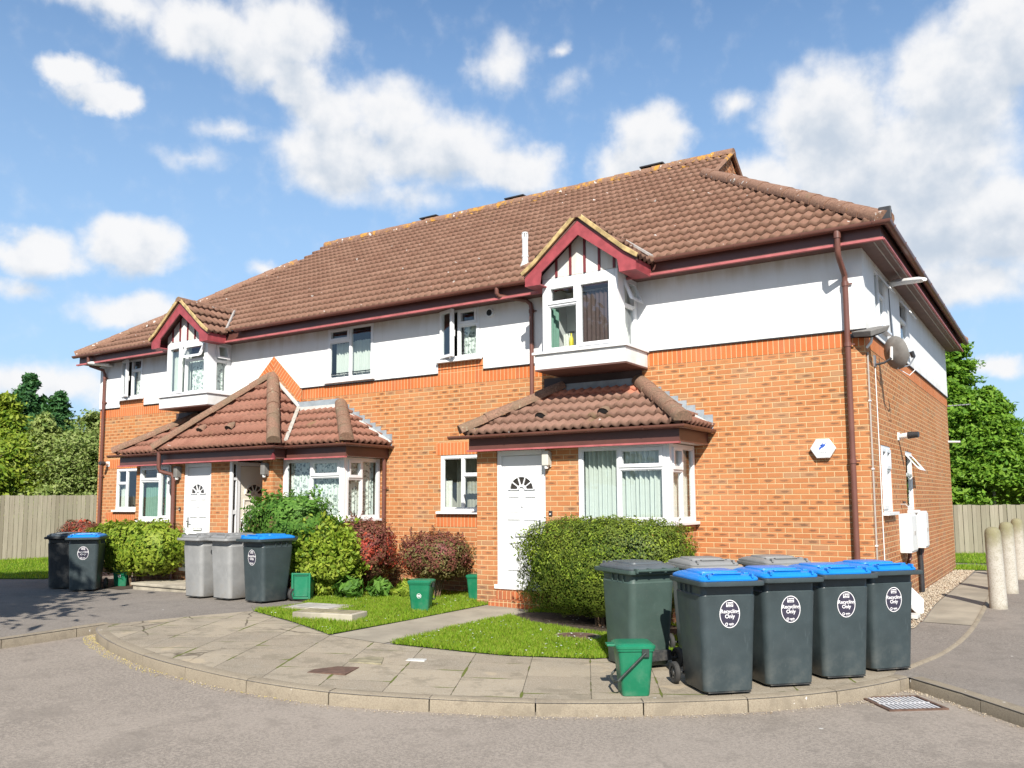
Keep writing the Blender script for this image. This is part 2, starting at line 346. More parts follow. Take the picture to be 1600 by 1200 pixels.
def tag(o, label=None, cat=None, group=None, kind=None):
    if label: o['label'] = label
    if cat: o['category'] = cat
    if group: o['group'] = group
    if kind: o['kind'] = kind
    return o
def thing(name, label, cat, loc=(0,0,0), rz=0., group=None):
    o = bpy.data.objects.new(name, None); COL.objects.link(o); o.location = loc; o.rotation_euler = (0,0,rz)
    o.empty_display_size = .3
    return tag(o, label, cat, group)
def copy_tree(o, parent=None):
    c = o.copy(); COL.objects.link(c); c.parent = parent
    for ch in list(o.children): copy_tree(ch, c)
    return c

# ------------------------------------------------------------------ ground shape
def sm(a, b, x):
    t = min(1., max(0., (x-a)/(b-a))); return t*t*(3-2*t)
def G(x, y):
    f = -0.06-0.13*sm(-6, -1, x)-0.06*sm(-9, -13, x)-0.04*sm(-4, -8, y)
    return f+(-0.05-f)*sm(-1.5, 3.5, y)
def drape(name, poly, off, mat, step=.5, kind='structure', parent=None):
    bm = bmesh.new(); vs = [bm.verts.new((x, y, 0)) for x, y in poly]; bm.faces.new(vs)
    xs = [p[0] for p in poly]; ys = [p[1] for p in poly]
    lo, hi = -16., 4.
    x = max(min(xs), lo)
    for ax, a, b in ((0, max(min(xs), -16.), min(max(xs), 4.)), (1, max(min(ys), -12.), min(max(ys), 5.))):
        k = math.floor(a/step)*step+step
        while k < b:
            co = (k,0,0) if ax == 0 else (0,k,0); no = (1,0,0) if ax == 0 else (0,1,0)
            bmesh.ops.bisect_plane(bm, geom=bm.verts[:]+bm.edges[:]+bm.faces[:], plane_co=co, plane_no=no); k += step
    bmesh.ops.triangulate(bm, faces=bm.faces)
    for v in bm.verts: v.co.z = G(v.co.x, v.co.y)+off
    for f in bm.faces:
        f.normal_update()
        if f.normal.z < 0: f.normal_flip()
    me = bpy.data.meshes.new(name); bm.to_mesh(me); bm.free()
    o = bpy.data.objects.new(name, me); COL.objects.link(o); me.materials.append(MAT[mat]); 
    if kind: o['kind'] = kind
    if parent: o.parent = parent
    return o
def catmull(pts, n=8):
    out = []
    for i in range(len(pts)-1):
        p0, p1, p2, p3 = (Vector(pts[max(i-1, 0)]), Vector(pts[i]), Vector(pts[i+1]), Vector(pts[min(i+2, len(pts)-1)]))
        for k in range(n):
            t = k/n; out.append(tuple(.5*((2*p1)+(p2-p0)*t+(2*p0-5*p1+4*p2-p3)*t*t+(3*p1-p0-3*p2+p3)*t**3)))
    return out+[tuple(pts[-1])]
# ------------------------------------------------------------------ ground materials
def asphalt(name, base, seed):
    t = NT(name); o = t.node('ShaderNodeMapping', {'Vector': t.coord(), 'Location': (seed, seed*2, 0)}).outputs[0]
    sp = t.math('ADD', t.math('MULTIPLY', t.noise(110, 4, .7, o), .6), t.math('MULTIPLY', t.noise(38, 3, .6, o), .4)); big = t.noise(.55, 6, .6, o); mid = t.noise(3.5, 5, .65, o)
    c = t.mix(t.ramp(sp, .41, .59), tuple(x*.72 for x in base), tuple(x*1.25 for x in base))
    c = t.mix(t.ramp(big, .4, .7, 0, .5), c, tuple(x*1.3 for x in base)); c = t.mix(t.ramp(mid, .52, .72, 0, .5), c, tuple(x*.66 for x in base)); c = t.mix(t.ramp(t.noise(1.3, 5, .6, o), .56, .64, 0, .4), c, tuple(x*.74 for x in base))
    v = t.node('ShaderNodeTexVoronoi', {'Vector': o, 'Scale': 65.}); k = t.math('LESS_THAN', v.outputs['Distance'], .13)
    r = t.node('ShaderNodeSeparateXYZ', {0: v.outputs['Color']}).outputs[0]
    c = t.mix(t.math('MULTIPLY', k, t.math('GREATER_THAN', r, .55)), c, (.52,.47,.42))
    d = t.node('ShaderNodeTexVoronoi', {'Vector': o, 'Scale': 1.5}); c = t.mix(t.math('MULTIPLY', t.math('LESS_THAN', d.outputs['Distance'], .028), .8), c, (.62,.60,.56))
    cr = t.node('ShaderNodeTexVoronoi', {'Vector': t.node('ShaderNodeMixRGB', {0: .25, 1: o, 2: t.noise(1.2, 4, .6, o, 1)}).outputs[0], 'Scale': .55}, feature='DISTANCE_TO_EDGE')
    c = t.mix(t.math('MULTIPLY', t.ramp(cr.outputs['Distance'], .006, .001), t.ramp(t.noise(.6, 2, .5, o), .58, .68, 0, .5)), c, (.10,.085,.07))
    return t.done(t.bsdf(c, .92, t.bump(t.math('ADD', sp, t.math('MULTIPLY', mid, .4)), .7, .006), .2))
MAT['road'] = asphalt('road_asphalt', (.295,.252,.21), 3)
MAT['asphalt2'] = asphalt('pavement_asphalt', (.232,.203,.174), 17)
def slab_mat():
    t = NT('paving_slabs'); a = R(-28)
    mp = t.node('ShaderNodeMapping', {'Vector': t.node('ShaderNodeMixRGB', {0: .02, 1: t.coord(), 2: t.noise(.7, 2, out=1)}).outputs[0], 'Rotation': (0, 0, a)}).outputs[0]
    s = t.node('ShaderNodeSeparateXYZ', {0: mp})
    col = t.math('FLOOR', t.math('DIVIDE', s.outputs[0], .6)); fx = t.math('SUBTRACT', t.math('DIVIDE', s.outputs[0], .6), col)
    wr = t.node('ShaderNodeTexWhiteNoise', {'W': col}, noise_dimensions='1D').outputs['Value']
    yy = t.math('ADD', t.math('DIVIDE', s.outputs[1], .66), t.math('MULTIPLY', wr, .9)); row = t.math('FLOOR', yy); fy = t.math('SUBTRACT', yy, row)
    ex = t.math('MULTIPLY', t.math('MINIMUM', fx, t.math('SUBTRACT', 1., fx)), .6); ey = t.math('MULTIPLY', t.math('MINIMUM', fy, t.math('SUBTRACT', 1., fy)), .66)
    nz = t.noise(35, 4, .6); e = t.math('ADD', t.math('MINIMUM', ex, t.math('ADD', ey, .001)), t.math('MULTIPLY', t.math('SUBTRACT', nz, .5), .006))
    cell = t.node('ShaderNodeTexWhiteNoise', {'Vector': t.node('ShaderNodeCombineXYZ', {0: col, 1: row}).outputs[0]}, noise_dimensions='3D')
    c = t.mix(cell.outputs['Value'], (.270,.217,.152), (.395,.325,.228))
    c = t.mix(t.ramp(t.noise(1.4, 6, .65), .4, .7, 0, .5), c, (.22,.19,.145)); c = t.mix(t.ramp(t.noise(90, 6, .8), .42, .62, 0, .6), c, (.50,.45,.37)); c = t.mix(t.ramp(t.noise(3.3, 6, .75), .5, .62, 0, .55), c, (.21,.18,.13))
    c = t.mix(t.ramp(t.noise(5, 4, .7), .62, .75, 0, .5), c, (.42,.38,.31))
    c = t.mix(t.ramp(t.noise(12, 3, .6), .68, .76, 0, .35), c, (.14,.12,.09))
    moss = t.mix(t.ramp(t.noise(2.3, 4), .45, .6), (.06,.048,.03), (.13,.15,.03))
    wj = t.math('ADD', .0005, t.math('MULTIPLY', t.ramp(t.noise(2.3, 4), .45, .68), .013))
    j = t.ramp(t.math('SUBTRACT', e, wj), -.001, .004)
    vc = t.node('ShaderNodeTexVoronoi', {'Vector': t.node('ShaderNodeMixRGB', {0: .2, 1: mp, 2: t.noise(1.6, 4, .6, mp, 1)}).outputs[0], 'Scale': 1.25}, feature='DISTANCE_TO_EDGE'); xx = t.node('ShaderNodeSeparateXYZ', {0: t.coord()}).outputs[0]
    c = t.mix(t.math('MULTIPLY', t.ramp(vc.outputs['Distance'], .016, .004), t.math('MULTIPLY', t.ramp(xx, -4.6, -6.2), t.ramp(t.noise(1.1, 3), .42, .55))), c, (.10,.08,.055)); c = t.mix(t.ramp(t.noise(1.9, 3, .5, mp), .66, .70, 0, .5), c, (.50,.40,.27)); c = t.mix(j, moss, c)
    tilt = t.math('MULTIPLY', t.math('ADD', t.math('MULTIPLY', fx, t.math('SUBTRACT', cell.outputs['Value'], .5)), 0.), .3)
    return t.done(t.bsdf(c, .9, t.bump(t.math('ADD', j, t.math('MULTIPLY', nz, .25)), .6, .008), .2))
MAT['slabs'] = slab_mat()
MAT['concrete'] = plain('weathered_concrete', (.36,.32,.25), .9, .3, 3, .006, 90)
def kerb_mat():
    t = NT('kerb_concrete'); n = t.noise(2.5, 6, .65); f = t.noise(90, 4, .6)
    c = t.mix(n, (.255,.215,.158), (.36,.305,.225)); c = t.mix(t.ramp(f, .42, .62, 0, .5), c, (.20,.155,.11)); c = t.mix(t.ramp(t.noise(3.1, 6, .75), .5, .6, 0, .6), c, (.21,.175,.13))
    c = t.mix(t.ramp(t.noise(6, 5, .7), .58, .72, 0, .6), c, (.20,.16,.12)); c = t.mix(t.ramp(t.noise(8, 3, .6), .70, .73, 0, .7), c, (.78,.76,.72))
    return t.done(t.bsdf(c, .9, t.bump(f, .5, .005), .2))
MAT['kerb'] = kerb_mat()
def gravel_mat():
    t = NT('pea_gravel'); v = t.node('ShaderNodeTexVoronoi', {'Vector': t.coord(), 'Scale': 34.}); g = t.node('ShaderNodeSeparateXYZ', {0: v.outputs['Color']})
    c = t.mix(g.outputs[0], (.38,.31,.22), (.60,.53,.42)); c = t.mix(t.math('GREATER_THAN', g.outputs[1], .8), c, (.35,.17,.11))
    c = t.mix(t.ramp(v.outputs['Distance'], .35, .6, 0, .8), c, (.14,.10,.07))
    return t.done(t.bsdf(c, .9, t.bump(t.math('SUBTRACT', 1., v.outputs['Distance']), .9, .02), .2))
MAT['gravel'] = gravel_mat()
def turf_mat():
    t = NT('lawn'); n = t.noise(3, 5); f = t.noise(70, 4, .7)
    c = t.mix(n, (.12,.23,.010), (.17,.30,.016)); c = t.mix(t.ramp(f, .3, .7), tuple([.045,.075,.01]), c)
    return t.done(t.bsdf(c, .95, t.bump(f, .8, .02), .1))
MAT['turf'] = turf_mat()
MAT['soil'] = plain('soil', (.060,.042,.028), .95, .35, 6, .02, 30)
def leaf_mat(name, cols, trans=.35, rough=.45, hue=.0):
    t = NT(name); g = t.node('ShaderNodeNewGeometry'); r = g.outputs['Random Per Island']
    rp = t.node('ShaderNodeValToRGB', {0: r}); cr = rp.color_ramp
    while len(cr.elements) > 1: cr.elements.remove(cr.elements[-1])
    cr.elements[0].position = 0; cr.elements[0].color = cols[0]+(1,)
    for i, c in enumerate(cols[1:]):
        e = cr.elements.new((i+1)/(len(cols)-1)); e.color = c+(1,)
    c = t.mix(t.ramp(t.noise(1.7, 3), .35, .65, 0, .35), rp.outputs[0], cols[-1])
    p = t.bsdf(c, max(rough, .55), None, .22); tl = t.node('ShaderNodeBsdfTranslucent', {'Color': t.mix(1., c, (1.0,1.0,.45), 'MULTIPLY')})
    return t.done(t.node('ShaderNodeMixShader', {0: trans, 1: p, 2: tl.outputs[0]}).outputs[0])
MAT['grass'] = leaf_mat('grass_blades', ((.13,.26,.012),(.21,.40,.018),(.30,.50,.025),(.42,.42,.09),(.36,.50,.05)), .5)
MAT['daisy'] = plain('daisy_petals', (.85,.85,.82), .7)

# ------------------------------------------------------------------ ground sheets
KB = [(-8.55,-5.15),(-8.45,-5.36),(-8.2,-5.56),(-7.6,-5.84),(-6.85,-6.10),(-5.94,-6.34),(-5.2,-6.44),(-4.38,-6.46),(-3.53,-6.34),(-2.82,-6.07),(-2.04,-5.70),(-1.35,-5.30),(-.69,-4.84),(-.13,-4.35),(.27,-3.84),(.55,-3.33),(.76,-2.82)]
KC = catmull(KB, 6)                                     # outer (road) edge of the kerb arc
def offset(path, d):
    o = []
    for i, p in enumerate(path):
        a, b = Vector(path[max(i-1, 0)]), Vector(path[min(i+1, len(path)-1)]); t = (b-a).normalized()
        o.append((p[0]-t.y*d, p[1]+t.x*d))
    return o
KI = offset(KC, .13)                                    # inner edge
KL = [(-8.62,-40.),(-8.60,-12.),(-8.60,-8.),(-8.56,-6.4),(-8.55,-5.15)]      # low kerb of the drive on the left
KR = [(.76,-2.82),(1.25,-3.30),(1.76,-3.88),(3.2,-5.55),(6.,-8.8),(14.,-18.)]
road = drape('road', [(-60,-60),(60,-60),(60,20),(-60,20)], -.112, 'road', 1.)
pv = drape('asphalt_pavement', [(-300,-40)]+KL[:-1]+KC+KR[1:]+[(300,-18),(300,300),(-300,300)], 0., 'asphalt2', .5)
def kerb(name, path, w, h, L, side=1, base=-.14):
    """kerb stones laid end to end, rounded arris on the road side"""
    mb = MB(); pts = [Vector(p) for p in path]; acc = [0.]
    for a, b in zip(pts, pts[1:]): acc.append(acc[-1]+(b-a).length)
    def at(s):
        for i in range(len(pts)-1):
            if s <= acc[i+1] or i == len(pts)-2:
                t = (s-acc[i])/(acc[i+1]-acc[i]); d = (pts[i+1]-pts[i]).normalized(); return pts[i].lerp(pts[i+1], t), d
    s = 0.
    while s < acc[-1]-.05:
        e = min(s+L, acc[-1]); rings = []; jz = random.uniform(-.004, .004); n = 6
        for k in range(n+1):
            q, d = at(s+.006+(e-s-.012)*k/n); nn = Vector((-d.y, d.x))*side; g = G(q.x, q.y)
            prof = [(0.,base),(0.,h-.028),(.008,h-.012),(.026,h),(w,h+.001),(w,base)]
            rings.append([(q.x+nn.x*a, q.y+nn.y*a, g+b+jz) for a, b in prof])
        mb.loft(rings); s = e
    o = mb.build(name, 'kerb', None, smooth=True); o['kind'] = 'structure'; return o
kerb('kerb', KC, .135, .010, .915)
kerb('drive_kerb', KL[1:], .125, .006, .915, 1)
kerb('pavement_kerb', KR, .125, .006, .915, 1)
PAV = KI[1:-1]+[(.60,-2.45),(-.4,-2.1),(-1.6,-2.9),(-2.2,-3.66),(-3.0,-4.11),(-3.44,-4.24),(-4.39,-4.42),(-5.30,-4.42),(-6.5,-3.92),(-7.86,-3.4),(-8.10,-4.1),(-8.30,-4.75)]
drape('paving', PAV, .005, 'slabs', .5)
MAT['path_concrete'] = plain('path_concrete', (.32,.28,.215), .9, .2, 1.6, .006, 120)
drape('path', [(-4.46,-4.41),(-4.47,-3.2),(-4.46,-.955),(-5.34,-.955),(-5.30,-3.0),(-5.29,-4.41)], .006, 'path_concrete', .5)
GL = [(-7.84,-3.38),(-6.5,-3.88),(-5.33,-4.38),(-5.31,-3.0),(-5.35,-1.0),(-5.7,-.5),(-5.7,-.02),(-8.35,-.02),(-8.6,-1.0),(-8.3,-1.7),(-7.9,-2.3),(-7.7,-2.6)]
GR = [(-4.37,-4.38),(-3.44,-4.20),(-3.0,-4.08),(-2.2,-3.64),(-1.6,-2.95),(-1.5,-2.0),(-1.9,-1.0),(-4.44,-1.0),(-4.44,-3.0)]
GX = [(-26,3),(-23.6,-.5),(-17.31,-2.18),(-16.46,-1.71),(-17.0,-.6),(-17.45,0.),(-17.45,9),(-20,12)]
GF = [(-4,8.9),(.05,8.9),(.5,9.2),(5,9.2),(8,9.6),(8,10.6),(-4,10.4)]; GF2 = [(-4,11.3),(8,11.5),(8,15.9),(-4,15.2)]
for i, p in enumerate((GL, GR, GX, GF, GF2)): drape('lawn', p, .012, 'turf', .5)
drape('soil', [(-4.43,-1.02),(-4.43,-1.75),(-3.9,-2.12),(-2.4,-2.2),(-1.75,-1.9),(-1.6,-1.0)], .018, 'soil', .5)
drape('soil', [(-8.35,-.02),(-8.9,-1.2),(-8.5,-2.2),(-7.9,-2.2),(-7.2,-1.35),(-6.9,-.95),(-6.2,-.85),(-5.75,-.6),(-5.72,-.02)], .018, 'soil', .5)
drape('soil', [(-15.6,-.96),(-15.2,-2.3),(-12.9,-2.2),(-12.86,-1.25)], .008, 'soil', .5)
drape('gravel', [(.0,-.2),(.3,.35),(.42,.78),(.40,2.3),(.42,4.1),(.43,6.9),(.40,8.9),(.0,9.3)], .012, 'gravel', .5)
drape('side_path', [(.43,.78),(1.0,.75),(1.04,2.6),(1.0,5.),(.85,8.),(.62,9.1),(.44,9.0),(.43,6.9),(.42,4.1),(.41,2.3)], .006, 'path_concrete', .5)
ED = catmull([(.70,-2.45),(.80,-1.95),(.90,-1.4),(1.0,-.5),(1.05,.3),(1.07,1.1),(1.07,2.6),(1.02,5.),(.86,8.),(.63,9.2)], 5)
kerb('edging_kerb', ED, .055, .016, .9, 1)
# gravel stones and grit that catch the light along the kerb
def pebbles(name, pts, mat, s0, s1, kind='stuff', label=None):
    co = []; fa = []
    for i, (x, y, z) in enumerate(pts):
        s = random.uniform(s0, s1); a = random.uniform(0, 6.28); b = len(co)
        q = [(1,0,0),(0,1,0),(-1,0,0),(0,-1,0),(0,0,.75),(0,0,-.6)]
        for vx, vy, vz in q:
            vx *= random.uniform(.8, 1.3)
            co.append((x+s*(vx*math.cos(a)-vy*math.sin(a)), y+s*(vx*math.sin(a)+vy*math.cos(a)), z+s*vz+s*.4))
        for f in ((0,1,4),(1,2,4),(2,3,4),(3,0,4),(1,0,5),(2,1,5),(3,2,5),(0,3,5)): fa.append([b+k for k in f])
    o = np_mesh(name, np.array(co), np.array(fa), mat); return tag(o, label, None, None, kind)
MAT['stone'] = leaf_mat('gravel_stones', ((.28,.22,.15),(.46,.39,.29),(.60,.54,.43),(.38,.28,.19)), 0., .85)
pebbles('gravel_stones', [(random.uniform(.02,.40), y, G(.2, y)+.012) for y in np.random.default_rng(3).uniform(.2, 9., 3800)], 'stone', .007, .017, label='loose pale gravel between the side wall and the path')
def along(path, n, d0, d1, s0=0., s1=1.):
    o = []; L = len(path)-1
    for _ in range(n):
        s = random.uniform(s0, s1)*L; i = min(int(s), L-1); a, b = Vector(path[i]), Vector(path[i+1]); p = a.lerp(b, s-i); t = (b-a).normalized()
        d = random.uniform(d0, d1); o.append((p.x+t.y*d, p.y-t.x*d))
    return o
pebbles('grit', [(x, y, G(x, y)-.110) for x, y in along(KC, 900, .0, .10)+along(KR[:3], 160, .0, .08)+along(KC, 260, .0, .25, .9, 1.)], 'stone', .003, .009, label='loose grit lying in the gutter below the kerb')
MAT['petal_litter'] = plain('blossom_litter', (.55,.45,.16), .9, .2)
pebbles('blossom_litter', [(x, y, G(x, y)-.111) for x, y in along(KC, 500, .0, .14, .0, .35)+along(KC, 150, .0, .05, .1, .5)], 'petal_litter', .003, .008, label='yellow blossom litter gathered against the kerb')
# debris flecks over the paving and road
MAT['twig'] = plain('twig', (.16,.10,.06), .9)

def inside(x, y, poly):
    c = False; n = len(poly)
    for i in range(n):
        (x1, y1), (x2, y2) = poly[i], poly[(i+1) % n]
        if (y1 > y) != (y2 > y) and x < (x2-x1)*(y-y1)/(y2-y1)+x1: c = not c
    return c
def grass(name, poly, n, h0, h1, label, off=.012, avoid=()):
    xs = [p[0] for p in poly]; ys = [p[1] for p in poly]; P = []
    while len(P) < n:
        x, y = random.uniform(min(xs), max(xs)), random.uniform(min(ys), max(ys))
        if not inside(x, y, poly): continue
        if any(((x-a)/c)**2+((y-b)/d)**2 < 1 for a, b, c, d in avoid): continue
        P.append((x, y, G(x, y)+off))
    P = np.array(P); m = len(P); P[:,:2] += RNG.normal(0, .022, (m,2)); a = RNG.uniform(0, 6.283, m); cl = np.array([noise.noise(Vector((x*2.2, y*2.2, 0))) for x, y, _ in P])
    h = RNG.uniform(h0, h1, m)*(1+.5*cl); w_ = RNG.uniform(.002, .0042, m)*(1+ (h1 > .06)); ln = RNG.uniform(.1, .7, m)*h; b = RNG.uniform(0, 6.283, m)
    dx, dy = np.cos(a)*w_, np.sin(a)*w_
    v = np.stack([P+np.stack([-dx,-dy,0*dx],1), P+np.stack([dx,dy,0*dx],1), P+np.stack([np.cos(b)*ln*.4+dx*.6, np.sin(b)*ln*.4+dy*.6, h*.6],1), P+np.stack([np.cos(b)*ln, np.sin(b)*ln, h],1)],1).reshape(-1, 3)
    f = (np.arange(m)*4)[:, None]+np.array([0,1,2,3])
    return tag(np_mesh(name, v, f, 'grass'), label, None, None, 'stuff')
grass('grass', GR, 60000, .02, .055, 'short bright grass of the lawn beside the right-hand door path', avoid=[(-2.95,-2.6,.30,.27),(-3.1,-1.6,1.4,.62)])
grass('grass', GL, 60000, .02, .055, 'short bright grass of the lawn left of the concrete path', avoid=[(-7.2,-2.72,.42,.2),(-6.25,-3.45,.48,.2)])
grass('grass', GX, 26000, .03, .07, 'grass in front of the left-hand fence')
grass('grass', GF, 12000, .03, .08, 'grass strip beyond the far corner of the brick wall')
grass('grass', GF2, 14000, .03, .08, 'grass at the foot of the far fence on the right')
def daisies(poly, n, label):
    mb = MB(); k = 0
    xs = [p[0] for p in poly]; ys = [p[1] for p in poly]
    while k < n:
        x, y = random.uniform(min(xs), max(xs)), random.uniform(min(ys), max(ys))
        if not inside(x, y, poly) or noise.noise(Vector((x*1.1, y*1.1, 4))) < -.1: continue
        z = G(x, y)+random.uniform(.035, .065); r = random.uniform(.007, .013); t = random.uniform(-.3, .3)
        mb.add([(x+r*math.cos(i*.785), y+r*math.sin(i*.785), z+t*r*math.cos(i*.785)) for i in range(8)], [tuple(range(8))]); k += 1
    tag(mb.build('daisies', 'daisy', fix=False), label, None, None, 'stuff')
daisies(GR, 170, 'white daisies scattered in the right-hand lawn'); daisies(GL, 80, 'white daisies scattered in the left-hand lawn')
# daisy leaves / rough grass in the joint below bins is left to the slab material

# ------------------------------------------------------------------ covers, slabs and drain
def slab(name, label, cat, pts, h, mat, group=None, z0=-.02):
    c = (sum(p[0] for p in pts)/len(pts), sum(p[1] for p in pts)/len(pts)); g = G(*c)
    mb = MB().prism([(a-c[0], b-c[1]) for a, b in pts], z0, h, 'z'); o = mb.build(name, mat, None, bevel=.006); o.location = (c[0], c[1], g)
    return tag(o, label, cat, group)
MAT['cover_grey'] = plain('galvanised_cover', (.42,.40,.36), .7, .2, 6, .003)
MAT['cover_brown'] = plain('rusty_cover', (.13,.075,.052), .85, .25, 14, .006, 120)
MAT['cover_buff'] = plain('mossy_cover', (.27,.235,.15), .9, .3, 8, .006)
def quadc(cx, cy, hx, hy, a):
    c, s = math.cos(a), math.sin(a); return [(cx+i*hx*c-j*hy*s, cy+i*hx*s+j*hy*c) for i, j in ((-1,-1),(1,-1),(1,1),(-1,1))]
mh = thing('manhole_cover', 'square grey manhole cover in a concrete frame at the lawn edge by the blue-lidded bin', 'manhole cover', (-7.2,-2.72, G(-7.2,-2.72)), R(8))
MB().prism(quadc(0,0,.44,.30,0), -.02, .045, 'z').build('frame', 'concrete', mh, bevel=.008); MB().prism(quadc(0,0,.36,.235,0), .045, .055, 'z').build('cover', 'cover_grey', mh, bevel=.003)
mh2 = thing('inspection_cover', 'raised brown-topped concrete inspection cover lying in the left lawn', 'manhole cover', (-6.25,-3.45, G(-6.25,-3.45)), R(12))
MB().prism(quadc(0,0,.46,.20,0), -.02, .11, 'z').build('frame', 'concrete', mh2, bevel=.012); MB().prism(quadc(0,0,.40,.15,0), .11, .118, 'z').build('cover', 'cover_buff', mh2, bevel=.003)
cc_ = [(math.cos(i*.314159)*.30, math.sin(i*.314159)*.27) for i in range(20)]
rc = thing('drain_cover', 'round brown drain cover in the right-hand lawn beside the dark bin', 'drain cover', (-2.95,-2.62, G(-2.95,-2.62)))
MB().prism(cc_, -.02, .026, 'z').build('frame', 'cover_buff', rc, bevel=.004); MB().prism([(a*.8, b*.8) for a, b in cc_], .026, .032, 'z').build('cover', 'cover_brown', rc, bevel=.003)
slab('stopcock_cover', 'dark rusty square cover set flush in the paving slabs', 'utility cover', quadc(-3.97,-5.70,.20,.17,R(20)), .010, 'cover_brown')
slab('stopcock_cover', 'small mossy square cover in the slabs nearest the path', 'utility cover', [(-4.35,-5.05),(-3.95,-4.98),(-3.75,-5.25),(-4.1,-5.36)], .009, 'cover_buff')
slab('stopcock_cover', 'tiny white cover in the paving near the tip of the right lawn', 'utility cover', quadc(-3.62,-4.86,.10,.06,R(25)), .010, 'white_mortar')
dg = thing('drain_grate', 'iron gully grate with bright bars in the road by the kerb', 'drain grate', (.80,-3.48, G(.8,-3.48)-.112), R(38))
MB().box(-.24,.24,-.22,.22,-.02,.006).build('sump_shade', 'dark_gap', dg)
fr = MB()
for a in ((-.27,-.24,-.25,.25),(.24,.27,-.25,.25),(-.24,.24,-.25,-.22),(-.24,.24,.22,.25)): fr.box(a[0],a[1],a[2],a[3],-.02,.014)
fr.build('frame', 'cover_brown', dg); bars = MB(); MAT['shine_steel'] = plain('shine_steel', (.66,.65,.66), .35, .1, 9)  # white shine of the bars put into a pale base colour
for i in range(11):
    x = -.205+i*.041; bars.box(x-.011, x+.011, -.218, .218, .0, .012)
bars.box(-.24,.24,-.008,.008,.002,.0105).build('bars', 'shine_steel', dg)
st = thing('door_step', 'broad concrete step in front of the left-hand white door', 'step', (-12.9,-1.7, -.12))
MB().prism([(.12,-.33),(1.7,-.33),(1.7,.47),(.12,.47)], -.02, .08, 'z').build('lower_slab', 'concrete', st, bevel=.01); MB().prism([(.08,-.36),(1.7,-.36),(1.7,.47),(.08,.47)], .08, .13, 'z').build('upper_slab', 'concrete', st, bevel=.01)
# ------------------------------------------------------------------ house
LX, DY, ZB, ZS = -17.4, 9.42, 3.75, 4.88          # length, depth, bottom of render, soffit height
house = thing('house', 'long two-storey brick and white-rendered block of flats with brown tiled roof', 'building')
def hole_wall(mb, a0, a1, z0, z1, holes, f, rev=.10):
    """vertical wall with openings; f(a, z, depth) -> xyz"""
    A = sorted({a0, a1, *[h[0] for h in holes], *[h[1] for h in holes]}); Zs = sorted({z0, z1, *[h[2] for h in holes], *[h[3] for h in holes]})
    A = [a for a in A if a0-1e-6 <= a <= a1+1e-6]; Zs = [z for z in Zs if z0-1e-6 <= z <= z1+1e-6]
    for i in range(len(A)-1):
        for j in range(len(Zs)-1):
            ca, cz = (A[i]+A[i+1])/2, (Zs[j]+Zs[j+1])/2
            if any(h[0] < ca < h[1] and h[2] < cz < h[3] for h in holes): continue
            mb.quad(f(A[i], Zs[j], 0), f(A[i+1], Zs[j], 0), f(A[i+1], Zs[j+1], 0), f(A[i], Zs[j+1], 0), [(A[i],Zs[j]),(A[i+1],Zs[j]),(A[i+1],Zs[j+1]),(A[i],Zs[j+1])])
    for h in holes:
        l, r, b, t = max(h[0], a0), min(h[1], a1), max(h[2], z0), min(h[3], z1)
        if t <= b: continue
        for p, q, ok in (((l,b),(l,t),1), ((r,b),(r,t),1), ((l,t),(r,t), h[3] <= z1), ((l,b),(r,b), h[2] >= z0)):
            if ok: mb.quad(f(*p, 0), f(*q, 0), f(*q, rev), f(*p, rev), [(p[0]+0, p[1]),(q[0], q[1]),(q[0]+rev, q[1]),(p[0]+rev, p[1])])
    return mb
FR = lambda y: (lambda a, z, d: (a, y+d, z))      # wall facing -Y
SD = lambda x: (lambda a, z, d: (x-d, a, z))      # wall facing +X
W1 = (-16.64,-15.78,1.34,2.30); W5 = (-7.05,-5.95,1.33,2.30)
U4 = (-16.52,-15.74,3.94,4.87); U2 = (-9.79,-8.62,3.82,4.87); U3 = (-7.05,-6.20,3.97,4.87)
S1 = (.82,1.62,1.32,2.26); S2 = (2.98,3.72,1.32,2.27); SU1 = (.80,1.60,3.95,4.80); SU2 = (3.02,3.78,3.95,4.80)
hole_wall(MB(), LX, 0, -.35, 3.525, [W1, W5], FR(0)).build('front_brick_wall', 'brick', house, fix=False)
hole_wall(MB(), 0, DY, -.35, 3.525, [S1, S2], SD(0)).build('side_brick_wall', 'brick', house, fix=False)
b = MB(); b.quad((LX,DY,-.35),(LX,0,-.35),(LX,0,3.525),(LX,DY,3.525)); b.quad((0,DY,-.35),(LX,DY,-.35),(LX,DY,3.525),(0,DY,3.525)); b.build('rear_brick_wall', 'brick', house, fix=False)
# brick-on-end band, stepping up below two of the windows
sb = MB()
ups = ((-16.60,-15.66,3.93),(-7.10,-6.12,3.955))
def sold(f, a, c, z0, z1):
    o = MB(); o.quad(f(a,z0,0), f(c,z0,0), f(c,z1,0), f(a,z1,0), [(a,.003),(c,.003),(c,z1-z0),(a,z1-z0)]); sb.merge(o)
sold(FR(-.004), LX, .004, 3.525, ZB); sold(SD(.004), -.004, DY, 3.525, ZB)
for a, c, z in ups: sold(FR(-.0045), a, c, z-.2249, z) if False else sold(FR(-.004), a, c, ZB, z)
for x0, x1, z0, z1 in ((-17.0,-15.6,2.302,2.525),(-7.15,-5.66,2.302,2.525),(-7.15,-5.66,1.06,1.284),(-17.0,-15.5,1.06,1.284)): sold(FR(-.003), x0, x1, z0, z1)
sb.build('soldier_course', 'soldier', house, fix=False)
